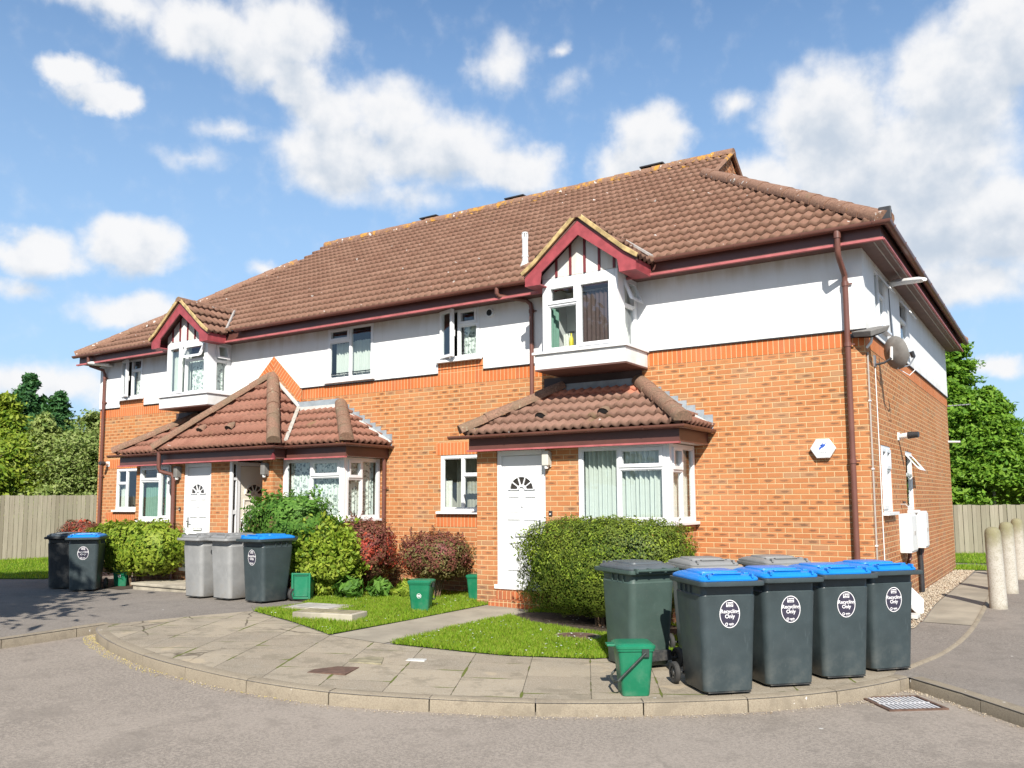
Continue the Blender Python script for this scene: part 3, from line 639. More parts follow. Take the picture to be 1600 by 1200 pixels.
# render
rw = MB(); hl = [U4, U2, U3]
hole_wall(rw, LX-.02, ups[0][0], ZB, 4.98, hl, FR(-.02)); hole_wall(rw, ups[0][0], ups[0][1], ups[0][2], 4.98, hl, FR(-.02)); hole_wall(rw, ups[0][1], ups[1][0], ZB, 4.98, hl, FR(-.02))
hole_wall(rw, ups[1][0], ups[1][1], ups[1][2], 4.98, hl, FR(-.02)); hole_wall(rw, ups[1][1], .02, ZB, 4.98, hl, FR(-.02))
for a, c, z in ups: rw.box(a-.001, a, -.02, 0, ZB, z); rw.box(c, c+.001, -.02, 0, ZB, z); rw.box(a, c, -.02, .0, z-.001, z)
hole_wall(rw, -.02, DY+.02, ZB, 4.98, [SU1, SU2], SD(.02)); rw.quad((LX-.02,DY,ZB),(LX-.02,-.02,ZB),(LX-.02,-.02,4.98),(LX-.02,DY,4.98)); rw.quad((.02,DY+.02,ZB),(LX,DY+.02,ZB),(LX,DY+.02,4.98),(.02,DY+.02,4.98))
rw.build('render_wall', 'render', house, fix=False)
bd = MB()
for a, c in ((LX-.02,ups[0][0]),(ups[0][1],-14.1),(-12.5,-12.08),(-10.54,ups[1][0]),(ups[1][1],-4.6),(-3.1,.03)): MB().box(a, c, -.032, 0, ZB-.012, ZB+.004).build('drip_bead', 'black_metal', house)
bd.box(0,.032,.0,DY,ZB-.012,ZB+.004); bd.build('drip_bead', 'black_metal', house)
# brick-on-edge chevron over the left porch
ch = MB(); ax, az_, hw = -11.31, 4.47, .80
def para(p, q, w_, flip):
    d = (Vector(q)-Vector(p)).normalized(); L = (Vector(q)-Vector(p)).length; n = Vector((d.y, -d.x)) if not flip else Vector((-d.y, d.x))
    if n.y > 0: n = -n
    return [p, q, tuple(Vector(q)+Vector((0,-w_/abs(n.y)))), tuple(Vector(p)+Vector((0,-w_/abs(n.y))))], L
for s_ in (-1, 1):
    pts, L = para((ax+s_*.82, ZB-.02), (ax, az_), .225, s_ > 0)
    vs = [(a, -.030, z) for a, z in pts]
    dd_ = (Vector((ax, az_))-Vector((ax+s_*.82, ZB-.02))).normalized(); nn_ = Vector((-dd_.y, dd_.x)); off_ = Vector((ax, az_)).dot(nn_)
    ch.quad(*vs, uv=[(Vector(p_).dot(dd_), Vector(p_).dot(nn_)-off_+(.225 if s_ > 0 else 0)) for p_ in pts])
ch.build('brick_chevron', 'soldier', house)
# fill between chevron and porch roof
MB().prism([(ax-.80,ZB-.03),(ax,az_-.25),(ax+.80,ZB-.03),(ax+.8,3.5),(ax-.8,3.5)], -.026, -.022, 'y').build('brick_infill', 'brick_red', house)
# inner room shells so windows look into shaded rooms
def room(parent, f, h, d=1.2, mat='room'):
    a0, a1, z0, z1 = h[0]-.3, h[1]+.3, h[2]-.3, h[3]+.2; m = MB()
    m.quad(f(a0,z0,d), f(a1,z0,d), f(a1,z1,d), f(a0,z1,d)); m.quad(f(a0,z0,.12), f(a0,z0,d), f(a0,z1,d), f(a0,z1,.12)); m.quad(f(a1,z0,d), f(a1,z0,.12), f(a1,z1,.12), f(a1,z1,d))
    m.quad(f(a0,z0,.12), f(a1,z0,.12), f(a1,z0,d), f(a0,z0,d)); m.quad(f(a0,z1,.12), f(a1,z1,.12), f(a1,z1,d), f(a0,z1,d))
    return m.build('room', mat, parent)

MAT['interior_blind'] = curtain_mat('grey_blind', (.40,.39,.33), (.46,.45,.38))
def drape_curtain(parent, f, a0, a1, z0, z1, mat, d=.16, amp=.018, waves=14, name='curtain'):
    n = max(24, int(waves*8)); m = MB(); ph = random.uniform(0, 6)
    def dep(k, z): return d+amp*math.sin(k/n*waves*2*math.pi+ph+.25*math.sin(z*2.3+k*.1))+amp*.5*math.sin(k/n*waves*.37*6.28+1)
    zs = [z0+(z1-z0)*j/4 for j in range(5)]
    for k in range(n):
        for j in range(4):
            A, B = a0+(a1-a0)*k/n, a0+(a1-a0)*(k+1)/n
            m.quad(f(A,zs[j],dep(k,zs[j])), f(B,zs[j],dep(k+1,zs[j])), f(B,zs[j+1],dep(k+1,zs[j+1])), f(A,zs[j+1],dep(k,zs[j+1])), [(A,zs[j]),(B,zs[j]),(B,zs[j+1]),(A,zs[j+1])])
    return m.build(name, mat, parent, smooth=True, fix=False)
def bars_box(m, f, a0, a1, z0, z1, d0, d1):
    c = [f(a, z, d) for a in (a0, a1) for z in (z0, z1) for d in (d0, d1)]
    return m.add(c, [(0,1,3,2),(4,6,7,5),(0,4,5,1),(2,3,7,6),(0,2,6,4),(1,5,7,3)])
def ring(m, f, a0, a1, z0, z1, w_, d0, d1):
    bars_box(m, f, a0, a0+w_, z0, z1, d0, d1); bars_box(m, f, a1-w_, a1, z0, z1, d0, d1)
    bars_box(m, f, a0+w_, a1-w_, z0, z0+w_, d0, d1); bars_box(m, f, a0+w_, a1-w_, z1-w_, z1, d0, d1)
def window(f, h, cells, cur=None, sill=True, parent=house, rm='room', opens=(), d0=.008, sillx=(.05,.05), fw=.055):
    """f maps (a,z,depth); h opening; cells = panes (a0,a1,z0,z1,sash) as fractions; cur = [(a0,a1,z0,z1,mat)] fractions"""
    a0, a1, z0, z1 = h; W, H = a1-a0, z1-z0; m = MB(); ring(m, f, a0, a1, z0, z1, fw, d0, d0+.07)
    inn = (a0+fw, a1-fw, z0+fw, z1-fw); iw, ih = inn[1]-inn[0], inn[3]-inn[2]; gl = []
    for i, (u0, u1, v0, v1, sash) in enumerate(cells):
        c0, c1, e0, e1 = inn[0]+iw*u0, inn[0]+iw*u1, inn[2]+ih*v0, inn[2]+ih*v1
        g = .022
        c0 += g*(u0 > 0); c1 -= g*(u1 < 1); e0 += g*(v0 > 0); e1 -= g*(v1 < 1)
        if i in opens: continue
        if sash: ring(m, f, c0-.012, c1+.012, e0-.012, e1+.012, .05, d0-.018, d0+.05); k = .038
        else: k = .0; ring(m, f, c0, c1, e0, e1, .014, d0+.012, d0+.05); k = .014
        gl.append((c0+k, c1-k, e0+k, e1-k))
    us = sorted({c[0] for c in cells if c[0] > 0})
    for i, c in enumerate(cells):         # mullions and transoms
        if c[0] > 0: bars_box(m, f, inn[0]+iw*c[0]-.022, inn[0]+iw*c[0]+.022, inn[2]+ih*c[2], inn[2]+ih*c[3], d0+.001, d0+.069)
        if c[2] > 0: bars_box(m, f, inn[0]+iw*c[0]+.0, inn[0]+iw*c[1], inn[2]+ih*c[2]-.022, inn[2]+ih*c[2]+.022, d0-.001, d0+.068)
    w_ = m.build('window', 'upvc', parent, bevel=.003)
    gm = MB()
    for c0, c1, e0, e1 in gl: gm.quad(f(c0,e0,d0+.03), f(c1,e0,d0+.03), f(c1,e1,d0+.03), f(c0,e1,d0+.03))
    if gl: gm.build('pane', 'glass', w_, fix=False)
    if sill:
        sm_ = MB(); bars_box(sm_, f, a0-sillx[0], a1+sillx[1], z0-.045, z0-.001, -.075, d0+.02); sm_.build('sill', 'upvc', w_, bevel=.006)
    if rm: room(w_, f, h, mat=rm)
    for c in (cur or []):
        drape_curtain(w_, f, a0+.02+(W-.04)*c[0], a0+.02+(W-.04)*c[1], z0+.03+(H-.06)*c[2], z0+.03+(H-.06)*c[3], c[4], waves=max(2, (c[1]-c[0])*W/.075), amp=c[5] if len(c) > 5 else .018, d=d0+(c[6] if len(c) > 6 else .13))
    return w_
def open_sash(parent, f, c0, c1, e0, e1, hinge, ang, d=.02):
    """a casement swung outwards; hinge 'l','r' (side) or 't' (top); built on the wall then turned about its hinge"""
    m = MB(); ring(m, lambda a, z, dd: (a, z, dd), c0, c1, e0, e1, .05, -.02, .045); g = MB(); g.quad((c0+.05,e0+.05,.01),(c1-.05,e0+.05,.01),(c1-.05,e1-.05,.01),(c0+.05,e1-.05,.01))
    hd = MB()
    if hinge in 'lr':
        hx = c0+.03 if hinge == 'r' else c1-.03; hd.obox((hx, (e0+e1)/2, .06), (.012,0,0), (0,.055,0), (0,0,.012))
        px = c0 if hinge == 'l' else c1
        rot = lambda p: (px+(p[0]-px)*math.cos(ang)+p[2]*math.sin(ang)*(1 if hinge == 'l' else -1), p[1], p[2]*math.cos(ang)-abs(p[0]-px)*math.sin(ang))
    else:
        hd.obox(((c0+c1)/2, e0+.03, .06), (.055,0,0), (0,.012,0), (0,0,.012))
        rot = lambda p: (p[0], e1+(p[1]-e1)*math.cos(ang)+p[2]*math.sin(ang), p[2]*math.cos(ang)-abs(p[1]-e1)*math.sin(ang))
    for q in (m, g, hd): q.v = [f(*(lambda r: (r[0], r[1], r[2]+d))(rot(p))) for p in q.v]
    o = m.build('open_sash', 'upvc', parent, bevel=.003); return o, g, hd
def sash(w_, *a, **k):
    m, g, hd = open_sash(w_, *a, **k)
    gg = MB().merge(g); gg.build('pane', 'glass', w_, fix=False); hd.build('handle', 'white_plastic', w_)

F0 = FR(0.); FU = FR(-.02)
window(F0, W1, [(0,.45,0,.66,0),(0,.45,.66,1,0),(.45,1,0,1,0)], [(0,.36,0,.6,'curtain'),(.50,1.,.0,1.,'teal_curtain',.01,.35)])
window(F0, W5, [(0,.42,0,1,0),(.42,1,0,.66,0),(.42,1,.66,1,0)], [(0,.14,0,.55,'white_curtain'),(0,1,0,1,'interior_blind',.004,.45)], rm='interior_pale')
window(FU, U2, [(0,.5,0,.76,0),(0,.5,.76,1,1),(.5,1,0,1,0)], [(.06,.5,0,.72,'curtain'),(.5,.98,0,.74,'curtain')], d0=-.012)
w4 = window(FU, U4, [(0,.5,0,1,1),(.5,1,0,.72,0),(.5,1,.72,1,0)], [(.5,1,0,.8,'lace',.006)], opens=(0,), d0=-.012)
sash(w4, FU, U4[0]+.03, U4[0]+.41, U4[2]+.03, U4[3]-.03, 'l', R(18), d=-.03)
w3 = window(FU, U3, [(0,.48,0,1,1),(.48,1,0,.68,0),(.48,1,.68,1,1)], [(.52,1,.0,.72,'lace',.006)], opens=(0,), d0=-.012)
sash(w3, FU, U3[0]+.03, U3[0]+.41, U3[2]+.03, U3[3]-.03, 'l', R(20), d=-.03)
# side windows
FS = SD(0.); FSU = SD(.02)
window(FS, S1, [(0,.5,0,1,1),(.5,1,0,.66,0),(.5,1,.66,1,1)], [(0,1,0,1,'white_curtain')])
ws = window(FS, S2, [(0,1,0,.62,0),(0,1,.62,1,1)], [(0,1,0,.62,'white_curtain')], opens=(1,)); sash(ws, FS, S2[0]+.04, S2[1]-.04, S2[2]+.58, S2[3]-.03, 't', R(38))
wa = window(FSU, SU1, [(0,.5,0,1,0),(.5,1,0,.62,0),(.5,1,.62,1,1)], [(0,1,0,1,'white_curtain')], opens=(2,)); sash(wa, FSU, 1.18, 1.57, 4.47, 4.77, 't', R(35))
wb = window(FSU, SU2, [(0,1,0,.6,0),(0,1,.6,1,1)], [(0,1,0,.6,'white_curtain')], opens=(1,)); sash(wb, FSU, SU2[0]+.04, SU2[1]-.04, 4.45, 4.77, 't', R(35))

# ------------------------------------------------------------------ tiled roof planes
def tiles(name, O, e, s, L, umin, umax, gauge, mat, parent=house, wave=.15, amp=.021, th=.060, seg=6):
    """interlocking pantiles: O eave origin, e along the eave, s up the slope"""
    O, e, s = Vector(O), Vector(e).normalized(), Vector(s).normalized(); n = e.cross(s)
    if n.z < 0: n = -n
    lo = min(umin(0), umin(L)); hi = max(umax(0), umax(L)); du = wave/seg; K = int(math.ceil((hi-lo)/du)); us = lo+np.arange(K+1)*du
    ph = us/wave*2*np.pi; prof = amp*(np.cos(ph)+.22*np.cos(2*ph+.6)); rows = int(math.ceil(L/gauge)); co = []; fa = []; uvs = []
    tid = np.floor(us/.30).astype(int); E = np.array(e); S = np.array(s); NN = np.array(n); OO = np.array(O)
    for r_ in range(rows):
        v0, v1 = r_*gauge, min((r_+1)*gauge, L); rr = np.random.default_rng(r_+5); jit = rr.normal(0, .0028, 4000)[tid-tid.min()]; jv = rr.normal(0, .004, 4000)[tid-tid.min()]
        for v, h, dv in ((v0,0.,1),(v0,th,1),(v1,.0,0)):
            uc = np.clip(us, umin(v), umax(v)); co.append(OO+np.outer(uc, E)+np.outer(v-jv*dv*(v > 0)-(.008*(h > 0)), S)+np.outer(prof+h+(jit if h > 0 else 0), NN))
        b = r_*3*(K+1)
        for q, (va, vb) in enumerate(((v0,v0+.001),(v0+.001,v1-.001))):
            i = b+q*(K+1)+np.arange(K); live = (us[1:] > min(umin(va), umin(vb))-1e-6) & (us[:-1] < max(umax(va), umax(vb))+1e-6)
            i = i[live]; fa.append(np.stack([i,i+1,i+K+2,i+K+1],1)); uu = us[:-1][live]; one = np.ones_like(uu)
            uvs.append(np.stack([np.stack([uu,one*va],1),np.stack([uu+du,one*va],1),np.stack([uu+du,one*vb],1),np.stack([uu,one*vb],1)],1).reshape(-1,2))
    return np_mesh(name, np.concatenate(co), np.concatenate(fa), mat, parent, np.concatenate(uvs), smooth=False)
def ridge(name, p, q, r_, mat, parent=house, L=.44, droop=0., endcap=True):
    p, q = Vector(p), Vector(q); D = (q-p).length; n = max(1, round(D/L)); d = (q-p).normalized(); m = MB()
    side = d.cross(Vector((0,0,1))).normalized(); upv = side.cross(d).normalized()
    for i in range(n):
        a, b = p+d*(D*i/n-.012), p+d*(D*(i+1)/n); j = random.uniform(-.006, .006); rr = r_*(1+random.uniform(-.02, .02))
        rings = []
        for c, k in ((a, 1.04), (a.lerp(b, .12), 1.03), (b, .95)):
            rings.append([c+(side*math.cos(t)*k*rr+upv*(math.sin(t)*k*rr*.88+j)) for t in [math.pi*(x/9)*1.16-.25 for x in range(10)]])
        m.loft(rings)
    return m.build(name, mat, parent, smooth=True)

ZE = 5.03; YE = -.40; XE = .36; XW = LX-.42; ZR = 8.52; YR = 4.71
tp = (ZR-ZE)/(YR-YE); Lm = math.hypot(ZR-ZE, YR-YE); sv = Vector((0, YR-YE, ZR-ZE)).normalized()
HT_Y, HT_Z = 3.55, ZE+(3.55-YE)*tp; vh = (HT_Y-YE)/sv.y
hipR = lambda v: XE-(XE+3.36)*min(v, vh)/vh if v < vh else -3.22
hipL = lambda v: XW+(-14.45-XW)*min(v, vh)/vh if v < vh else -14.60
roof = tiles('roof', (0,YE,ZE), (1,0,0), sv, Lm, hipL, hipR, .345, 'tile')
tiles('rear_roof', (0,2*YR-YE,ZE), (-1,0,0), (0,-sv.y,sv.z), Lm, lambda v: -hipR(v), lambda v: -hipL(v), .345, 'tile', seg=3)
# side slope (right), from the eave to the foot of the gablet
LsR = math.hypot(XE+3.36, HT_Z-ZE); ssR = Vector((-(XE+3.36), 0, HT_Z-ZE)).normalized()
tiles('side_roof', (XE,0,ZE), (0,1,0), ssR, LsR, lambda v: YE+(HT_Y-YE)*v/LsR, lambda v: 2*YR-YE-(HT_Y-YE)*v/LsR, .345, 'tile')
dl = -14.45-XW; LsL = math.hypot(dl, HT_Z-ZE); ssL = Vector((dl, 0, HT_Z-ZE)).normalized()
tiles('end_roof', (XW,0,ZE), (0,-1,0), ssL, LsL, lambda v: -(2*YR-YE-(HT_Y-YE)*v/LsL), lambda v: -(YE+(HT_Y-YE)*v/LsL), .345, 'tile')
ridge('ridge_tiles', (-14.62,YR,ZR+.0), (-3.16,YR,ZR+.0), .135, 'ridge')
ridge('hip_tiles', (XE+.01,YE-.01,ZE+.02), (-3.36,HT_Y,HT_Z+.03), .135, 'ridge'); ridge('hip_tiles', (XE,2*YR-YE,ZE+.02), (-3.36,2*YR-HT_Y,HT_Z+.03), .135, 'ridge')
ridge('hip_tiles', (XW,YE,ZE+.02), (-14.5,HT_Y,HT_Z+.03), .135, 'ridge'); ridge('hip_tiles', (XW,2*YR-YE,ZE+.02), (-14.5,2*YR-HT_Y,HT_Z+.03), .135, 'ridge')
for x, s_ in ((-3.22,1),(-14.58,-1)):
    gb = MB().prism([(HT_Y+.05,HT_Z-.02),(YR,ZR-.05),(2*YR-HT_Y-.05,HT_Z-.02)], x-.06*s_, x-.03*s_, 'x'); gb.build('gablet', 'brick_red', house)
gv = MB()
for s_ in (-1, 1):     # mortared verge, and the hung-tile courses of the gablet
    y0 = YR+s_*(YR-HT_Y); a, c = Vector((-3.19,y0,HT_Z+.02)), Vector((-3.19,YR,ZR+.03)); gv.tube([a, c], .045, 6)
for k in range(5):
    y = HT_Y+.25+k*.38; top = ZR-.1-abs(y+.25-YR)*tp; 
    if top > HT_Z+.1: gv.tube([(-3.215,y+.1,top),(-3.21,y+.28,(top+HT_Z)/2),(-3.215,y+.62,HT_Z+.02)], .012, 5)
gv.build('gablet_verge', 'ridge', house)
vt = MB()
for x in (-11.02,-8.44,-4.94): vt.obox((x,YR-.02,ZR+.135), (.27,0,0), (0,.09,0), (0,0,.016))
vt.build('ridge_vent', 'black_metal', house, bevel=.008)
ft = thing('flue_pipe', 'white flue pipe standing on the main roof beside the right gable', 'flue', (-5.47,.32,5.50))
MB().tube([(0,-.03,-.02),(0,0,.10)], [.085,.06], 14).build('collar', 'white_mortar', ft, smooth=True)
MB().tube([(0,0,.08),(0,0,.52)], .052, 14).build('pipe', 'white_plastic', ft, smooth=True)
cg = MB().tube([(0,0,.18),(0,0,.21)], .060, 14); 
for k in range(8): cg.obox((.045*math.cos(k*.785), .045*math.sin(k*.785), .56), (.008,0,0), (0,.008,0), (0,0,.045))
cg.tube([(0,0,.60),(0,0,.615)], .055, 14); cg.build('terminal', 'white_plastic', ft, smooth=True)

# ------------------------------------------------------------------ eaves: fascia, soffit, gutter
def gutter(name, path, r_=.056, mat='brown_upvc', brackets=.9, parent=house):
    """half-round gutter swept along a level path; the outer side is to the right of travel"""
    m = MB(); P = [Vector(p) for p in path]; rings = []
    for i, p in enumerate(P):
        d0 = (P[i]-P[i-1]).normalized() if i else (P[1]-P[0]).normalized(); d1 = (P[i+1]-P[i]).normalized() if i < len(P)-1 else d0
        t = (d0+d1).normalized(); sd = Vector((t.y,-t.x,0))/max(.5, t.dot(d0))
        rings.append([p+sd*(math.cos(a)*r_)+Vector((0,0,math.sin(a)*r_)) for a in [-math.pi*k/10 for k in range(11)]]+[p+sd*(math.cos(a)*(r_-.006))+Vector((0,0,math.sin(a)*(r_-.006))) for a in [-math.pi*k/10 for k in range(10,-1,-1)]])
    m.loft(rings); g = m.build(name, mat, parent, smooth=True)
    bm_ = MB()
    for a, b in zip(P, P[1:]):
        L = (b-a).length; d = (b-a).normalized(); sd = Vector((d.y,-d.x,0)); k = .3
        while k < L-.1:
            c = a+d*k
            bm_.loft([[c+d*q+sd*(math.cos(t)*(r_+x))+Vector((0,0,math.sin(t)*(r_+x)+.004)) for x in (.0,.007) for t in ([-math.pi*j/8 for j in range(9)] if x == 0 else [-math.pi*j/8 for j in range(8,-1,-1)])] for q in (-.012,.012)]); k += brackets
    bm_.build('gutter_bracket', mat, g); return g
gutter('gutter', [(-14.72,YE-.05,5.035),(XW-.06,YE-.05,5.035)][::-1])
gutter('gutter', [(-12.0,YE-.05,5.035),(-4.78,YE-.05,5.035)])
gutter('gutter', [(-2.75,YE-.05,5.035),(XE+.05,YE-.05,5.035),(XE+.05,2*YR-YE+.1,5.035)])
fa = MB()
fa.box(XW+.02, XE-.05, YE+.055, YE+.08, 4.84, 5.04); fa.box(XE-.075, XE-.05, YE+.08, 2*YR-YE, 4.84, 5.04); fa.box(XW+.02, XW+.045, YE+.08, 2*YR-YE, 4.84, 5.04)
fa.build('fascia', 'fascia_brown', house)
lip = MB(); lip.box(XW, XE-.01, YE-.015, YE+.045, 4.805, 4.838); lip.box(XE-.03, XE+.0, YE+.045, 2*YR-YE, 4.815, 4.838); lip.build('fascia_trim', 'faded_red', house)
sf = MB(); sf.box(XW+.03, XE-.03, YE+.04, -.02, 4.842, 4.852); sf.box(.02, XE-.03, -.02, 2*YR-YE-.03, 4.842, 4.852); sf.box(XW+.03, LX-.02, -.02, 2*YR-YE-.03, 4.842, 4.852); sf.build('soffit', 'soffit', house)
vs_ = MB().box(.20,.215,-.2,2*YR,4.836,4.842); vs_.box(.30,.312,-.3,2*YR,4.83,4.842); vs_.build('soffit_vent', 'cable_grey', house)
hc = MB(); hc.obox((XE+.03,YE-.03,ZE+.10), (.075,0,0), (0,.02,0), (0,0,.085)); hc.obox((XE+.07,YE+.06,ZE+.10), (.02,0,0), (0,.08,0), (0,0,.085)); hc.build('hip_end_cap', 'black_metal', house, bevel=.01)

def downpipe(path, r_=.036, clips=(), mat='brown_upvc', name='downpipe'):
    m = MB().tube(path, r_, 12); 
    for z, x, y in clips:
        m.tube([(x,y,z-.03),(x,y,z+.03)], r_+.009, 12); m.obox((x+.055,y+.02,z), (.03,0,0), (0,.006,0), (0,0,.01))
    return m.build(name, mat, house, smooth=True)
x = -.20; downpipe([(x,-.44,5.0),(x,-.44,4.74),(x,-.40,4.66),(x,-.10,4.46) if 0 else (x,-.09,4.50),(x,-.065,4.40),(x,-.065,-.12)], .038, [(3.55,x,-.065),(2.0,x,-.065),(.35,x,-.065),(4.37,x,-.065)])
MB().tube([(x,-.44,5.01),(x,-.44,4.90)], .048, 12).build('gutter_outlet', 'brown_upvc', house, smooth=True)
x0, x1 = -5.55, -5.12
downpipe([(x0,-.45,5.0),(x0,-.45,4.90),(x0+.03,-.42,4.855),(x1-.07,-.115,4.80),(x1-.01,-.075,4.74),(x1,-.065,4.66),(x1,-.065,2.98)], .036, [(4.62,x1,-.065)])
downpipe([(-17.30,-.42,5.0),(-17.30,-.42,4.82),(-17.27,-.38,4.76),(-17.18,-.10,4.68),(-17.17,-.07,4.58),(-17.17,-.065,-.1)], .036, [(4.5,-17.17,-.065),(2.15,-17.17,-.065),(3.9,-17.17,-.065)])
downpipe([(-8.32,-.75,2.50),(-8.32,-.72,2.36),(-8.30,-.12,2.22),(-8.29,-.07,2.10),(-8.29,-.065,-.05)][0:0] or [(-8.29,-.10,2.50),(-8.29,-.09,2.3),(-8.29,-.065,2.2),(-8.29,-.065,-.05)], .036, [(1.75,-8.29,-.065)])
downpipe([(-12.90,-1.49,2.50),(-12.90,-1.49,2.20),(-12.88,-1.47,2.12),(-12.72,-1.32,2.06),(-12.70,-1.29,1.98),(-12.70,-1.265,-.1)], .038, [(1.96,-12.70,-1.265),(.9,-12.70,-1.265)])
# ------------------------------------------------------------------ porch roofs
def porch_roof(xl, xr, ye, ze, xa, xb, zt, gauge, left=True, right=True, mat='porch_tile'):
    """lean-to roof with hipped ends against the wall y=0; xa..xb is its top edge at height zt"""
    L = math.hypot(ye, zt-ze); s = Vector((0, -ye, zt-ze)).normalized()
    tiles('porch_roof', (0,ye,ze), (1,0,0), s, L, lambda v: xl+(xa-xl)*v/L, lambda v: xr+(xb-xr)*v/L, gauge, mat)
    if right:
        w_ = xr-xb; L2 = math.hypot(w_, zt-ze); s2 = Vector((-w_, 0, zt-ze)).normalized()
        tiles('porch_roof', (xr,0,ze), (0,1,0), s2, L2, lambda v: ye*(1-v/L2), lambda v: 0., gauge, 'porch_tile')
        ridge('porch_hip_tiles', (xr+.03,ye-.03,ze+.05), (xb,0,zt+.05), .122, 'porch_ridge')
    if left:
        w_ = xa-xl; L2 = math.hypot(w_, zt-ze); s2 = Vector((w_, 0, zt-ze)).normalized()
        tiles('porch_roof', (xl,0,ze), (0,-1,0), s2, L2, lambda v: 0., lambda v: -ye*(1-v/L2), gauge, 'porch_tile')
        ridge('porch_hip_tiles', (xl-.03,ye-.03,ze+.05), (xa,0,zt+.05), .122, 'porch_ridge')
def flashing(p, q, y=-.012, step=.075):
    """stepped lead against the brickwork with a mortar fillet under it, p high end, q low end (x, z)"""
    p, q = Vector(p), Vector(q); n = max(1, round(abs(p.y-q.y)/step)); m = MB()
    for i in range(n):
        a, b = p.lerp(q, i/n), p.lerp(q, (i+1)/n)
        m.box(min(a.x,b.x)-.001, max(a.x,b.x)+.001, y, y+.010, b.y-.06, a.y+.085)
    m.build('lead_flashing', 'lead', house)
    d = (q-p).normalized(); k = MB(); nn = Vector((-d.y, d.x)); 
    if nn.y < 0: nn = -nn
    k.prism([tuple(p-nn*.03), tuple(q-nn*.03), tuple(q+nn*.022), tuple(p+nn*.022)], -.085, -.013, 'y'); k.build('mortar_fillet', 'white_mortar', house, bevel=.01)
def eaves(xl, xr, ye, zb, zt, y_in=0., right=True, left=True):
    f = MB(); f.box(xl+.04, xr-.04, ye+.060, ye+.080, zb, zt)
    if right: f.box(xr-.06, xr-.04, ye+.080, y_in, zb, zt)
    if left: f.box(xl+.04, xl+.06, ye+.080, y_in, zb, zt)
    f.build('porch_fascia', 'fascia_brown', house)
    t = MB(); t.box(xl+.03, xr-.03, ye+.01, ye+.077, zb-.026, zb-.001); t.build('fascia_trim', 'faded_red', house)
    s = MB(); s.box(xl+.062, xr-.062, ye+.081, y_in-.01, zb+.002, zb+.012); s.build('porch_soffit', 'upvc', house)
PE, PY = 2.535, -1.17
# right-hand porch
porch_roof(-5.70, -2.12, PY, PE, -4.56, -3.25, 3.27, .29, mat='porch_tile_clean'); eaves(-5.68, -2.14, PY, 2.29, 2.515)
gutter('gutter', [(-5.95,PY-.04,2.51),(-2.10,PY-.04,2.51),(-2.10,-.01,2.51)][0:3], .052, brackets=.75)
flashing((-3.28,3.27), (-2.10,2.57))
MB().box(-4.55,-3.3,-.05,-.004,3.25,3.36).build('lead_flashing', 'lead', house)
# left-hand porch: centre with two lower wings
CX0, CX1, CY = -13.07, -9.69, -1.43
porch_roof(CX0, CX1, CY, PE, -11.40, -11.36, 4.02, .345)
porch_roof(-14.85, -12.4, PY, PE, -13.65, -12.4, 3.33, .29, right=False); porch_roof(-10.3, -8.18, PY, PE, -10.8, -9.45, 3.33, .29, left=False)
eaves(CX0, CX1, CY, 2.29, 2.515, PY+.06, True, True); eaves(-14.83, CX0+.05, PY, 2.29, 2.515, 0, right=False); eaves(CX1-.05, -8.20, PY, 2.29, 2.515, 0, left=False)
gutter('gutter', [(-15.05,PY-.04,2.51),(CX0-.02,PY-.04,2.51),(CX0-.02,CY-.04,2.51),(CX1+.04,CY-.04,2.51),(CX1+.04,PY-.04,2.51),(-8.15,PY-.04,2.51),(-8.15,-.01,2.51)], .052, brackets=.75)
MB().prism([(CX1-.14,2.262),(CX1+.0,2.262),(CX1-.05,2.40)], CY+.035, CY+.055, 'y').build('fascia_cap', 'timber_red', house)
flashing((-11.22,3.98), (-10.52,3.38)); flashing((-9.5,3.34), (-8.16,2.57)); MB().box(-10.56,-9.45,-.06,-.004,3.30,3.47).build('lead_flashing', 'lead', house)
MB().box(-10.5,-9.5,-.10,-.062,3.27,3.36).build('mortar_fillet', 'white_mortar', house)
MAT['mortar_grey'] = plain('grey_mortar', (.42,.39,.34), .9, .2, 12, .006)
# valley gutter between centre slope and right wing
vA, vB = Vector((-10.57,-.02,3.37)), Vector((-9.66,PY-.02,2.56)); dv = (vB-vA).normalized(); sdv = dv.cross(Vector((0,0,1))).normalized()
MB().add([vA-sdv*.04+Vector((0,0,.05)), vA+sdv*.03+Vector((0,0,.05)), vB+sdv*.03+Vector((0,0,.045)), vB-sdv*.04+Vector((0,0,.045))], [(0,1,2,3)]).build('valley', 'mortar_grey', house)
# eave vents (little black hoods) on the lower roofs
def hoods(pts, ye, zt, name='roof_vent'):
    for x, v in pts:
        s = Vector((0, -ye, zt-PE)).normalized(); c = Vector((x, ye, PE))+s*v+Vector((0,-s.z,s.y))*.055; m = MB()
        rings = []
        for t_, k in ((-.10,1.),(.0,.85),(.09,.25)):
            rings.append([c+s*t_+Vector((math.cos(a)*.095*k,0,0))+Vector((0,-s.z,s.y))*math.sin(a)*.085*k for a in [math.pi*q/8 for q in range(9)]])
        m.loft(rings, cap=False); m.build(name, 'porch_ridge', house, smooth=True)
        MB().add([c-s*.104+Vector((math.cos(a)*.082,0,0))+Vector((0,-s.z,s.y))*math.sin(a)*.072 for a in [math.pi*q/8 for q in range(9)]], [tuple(range(9))]).build('vent_mouth_shade', 'dark_gap', house, fix=False)
hoods([(-4.45,.42),(-3.40,.42)], PY, 3.27); hoods([(-12.1,.55),(-11.25,.55)], CY, 4.02)

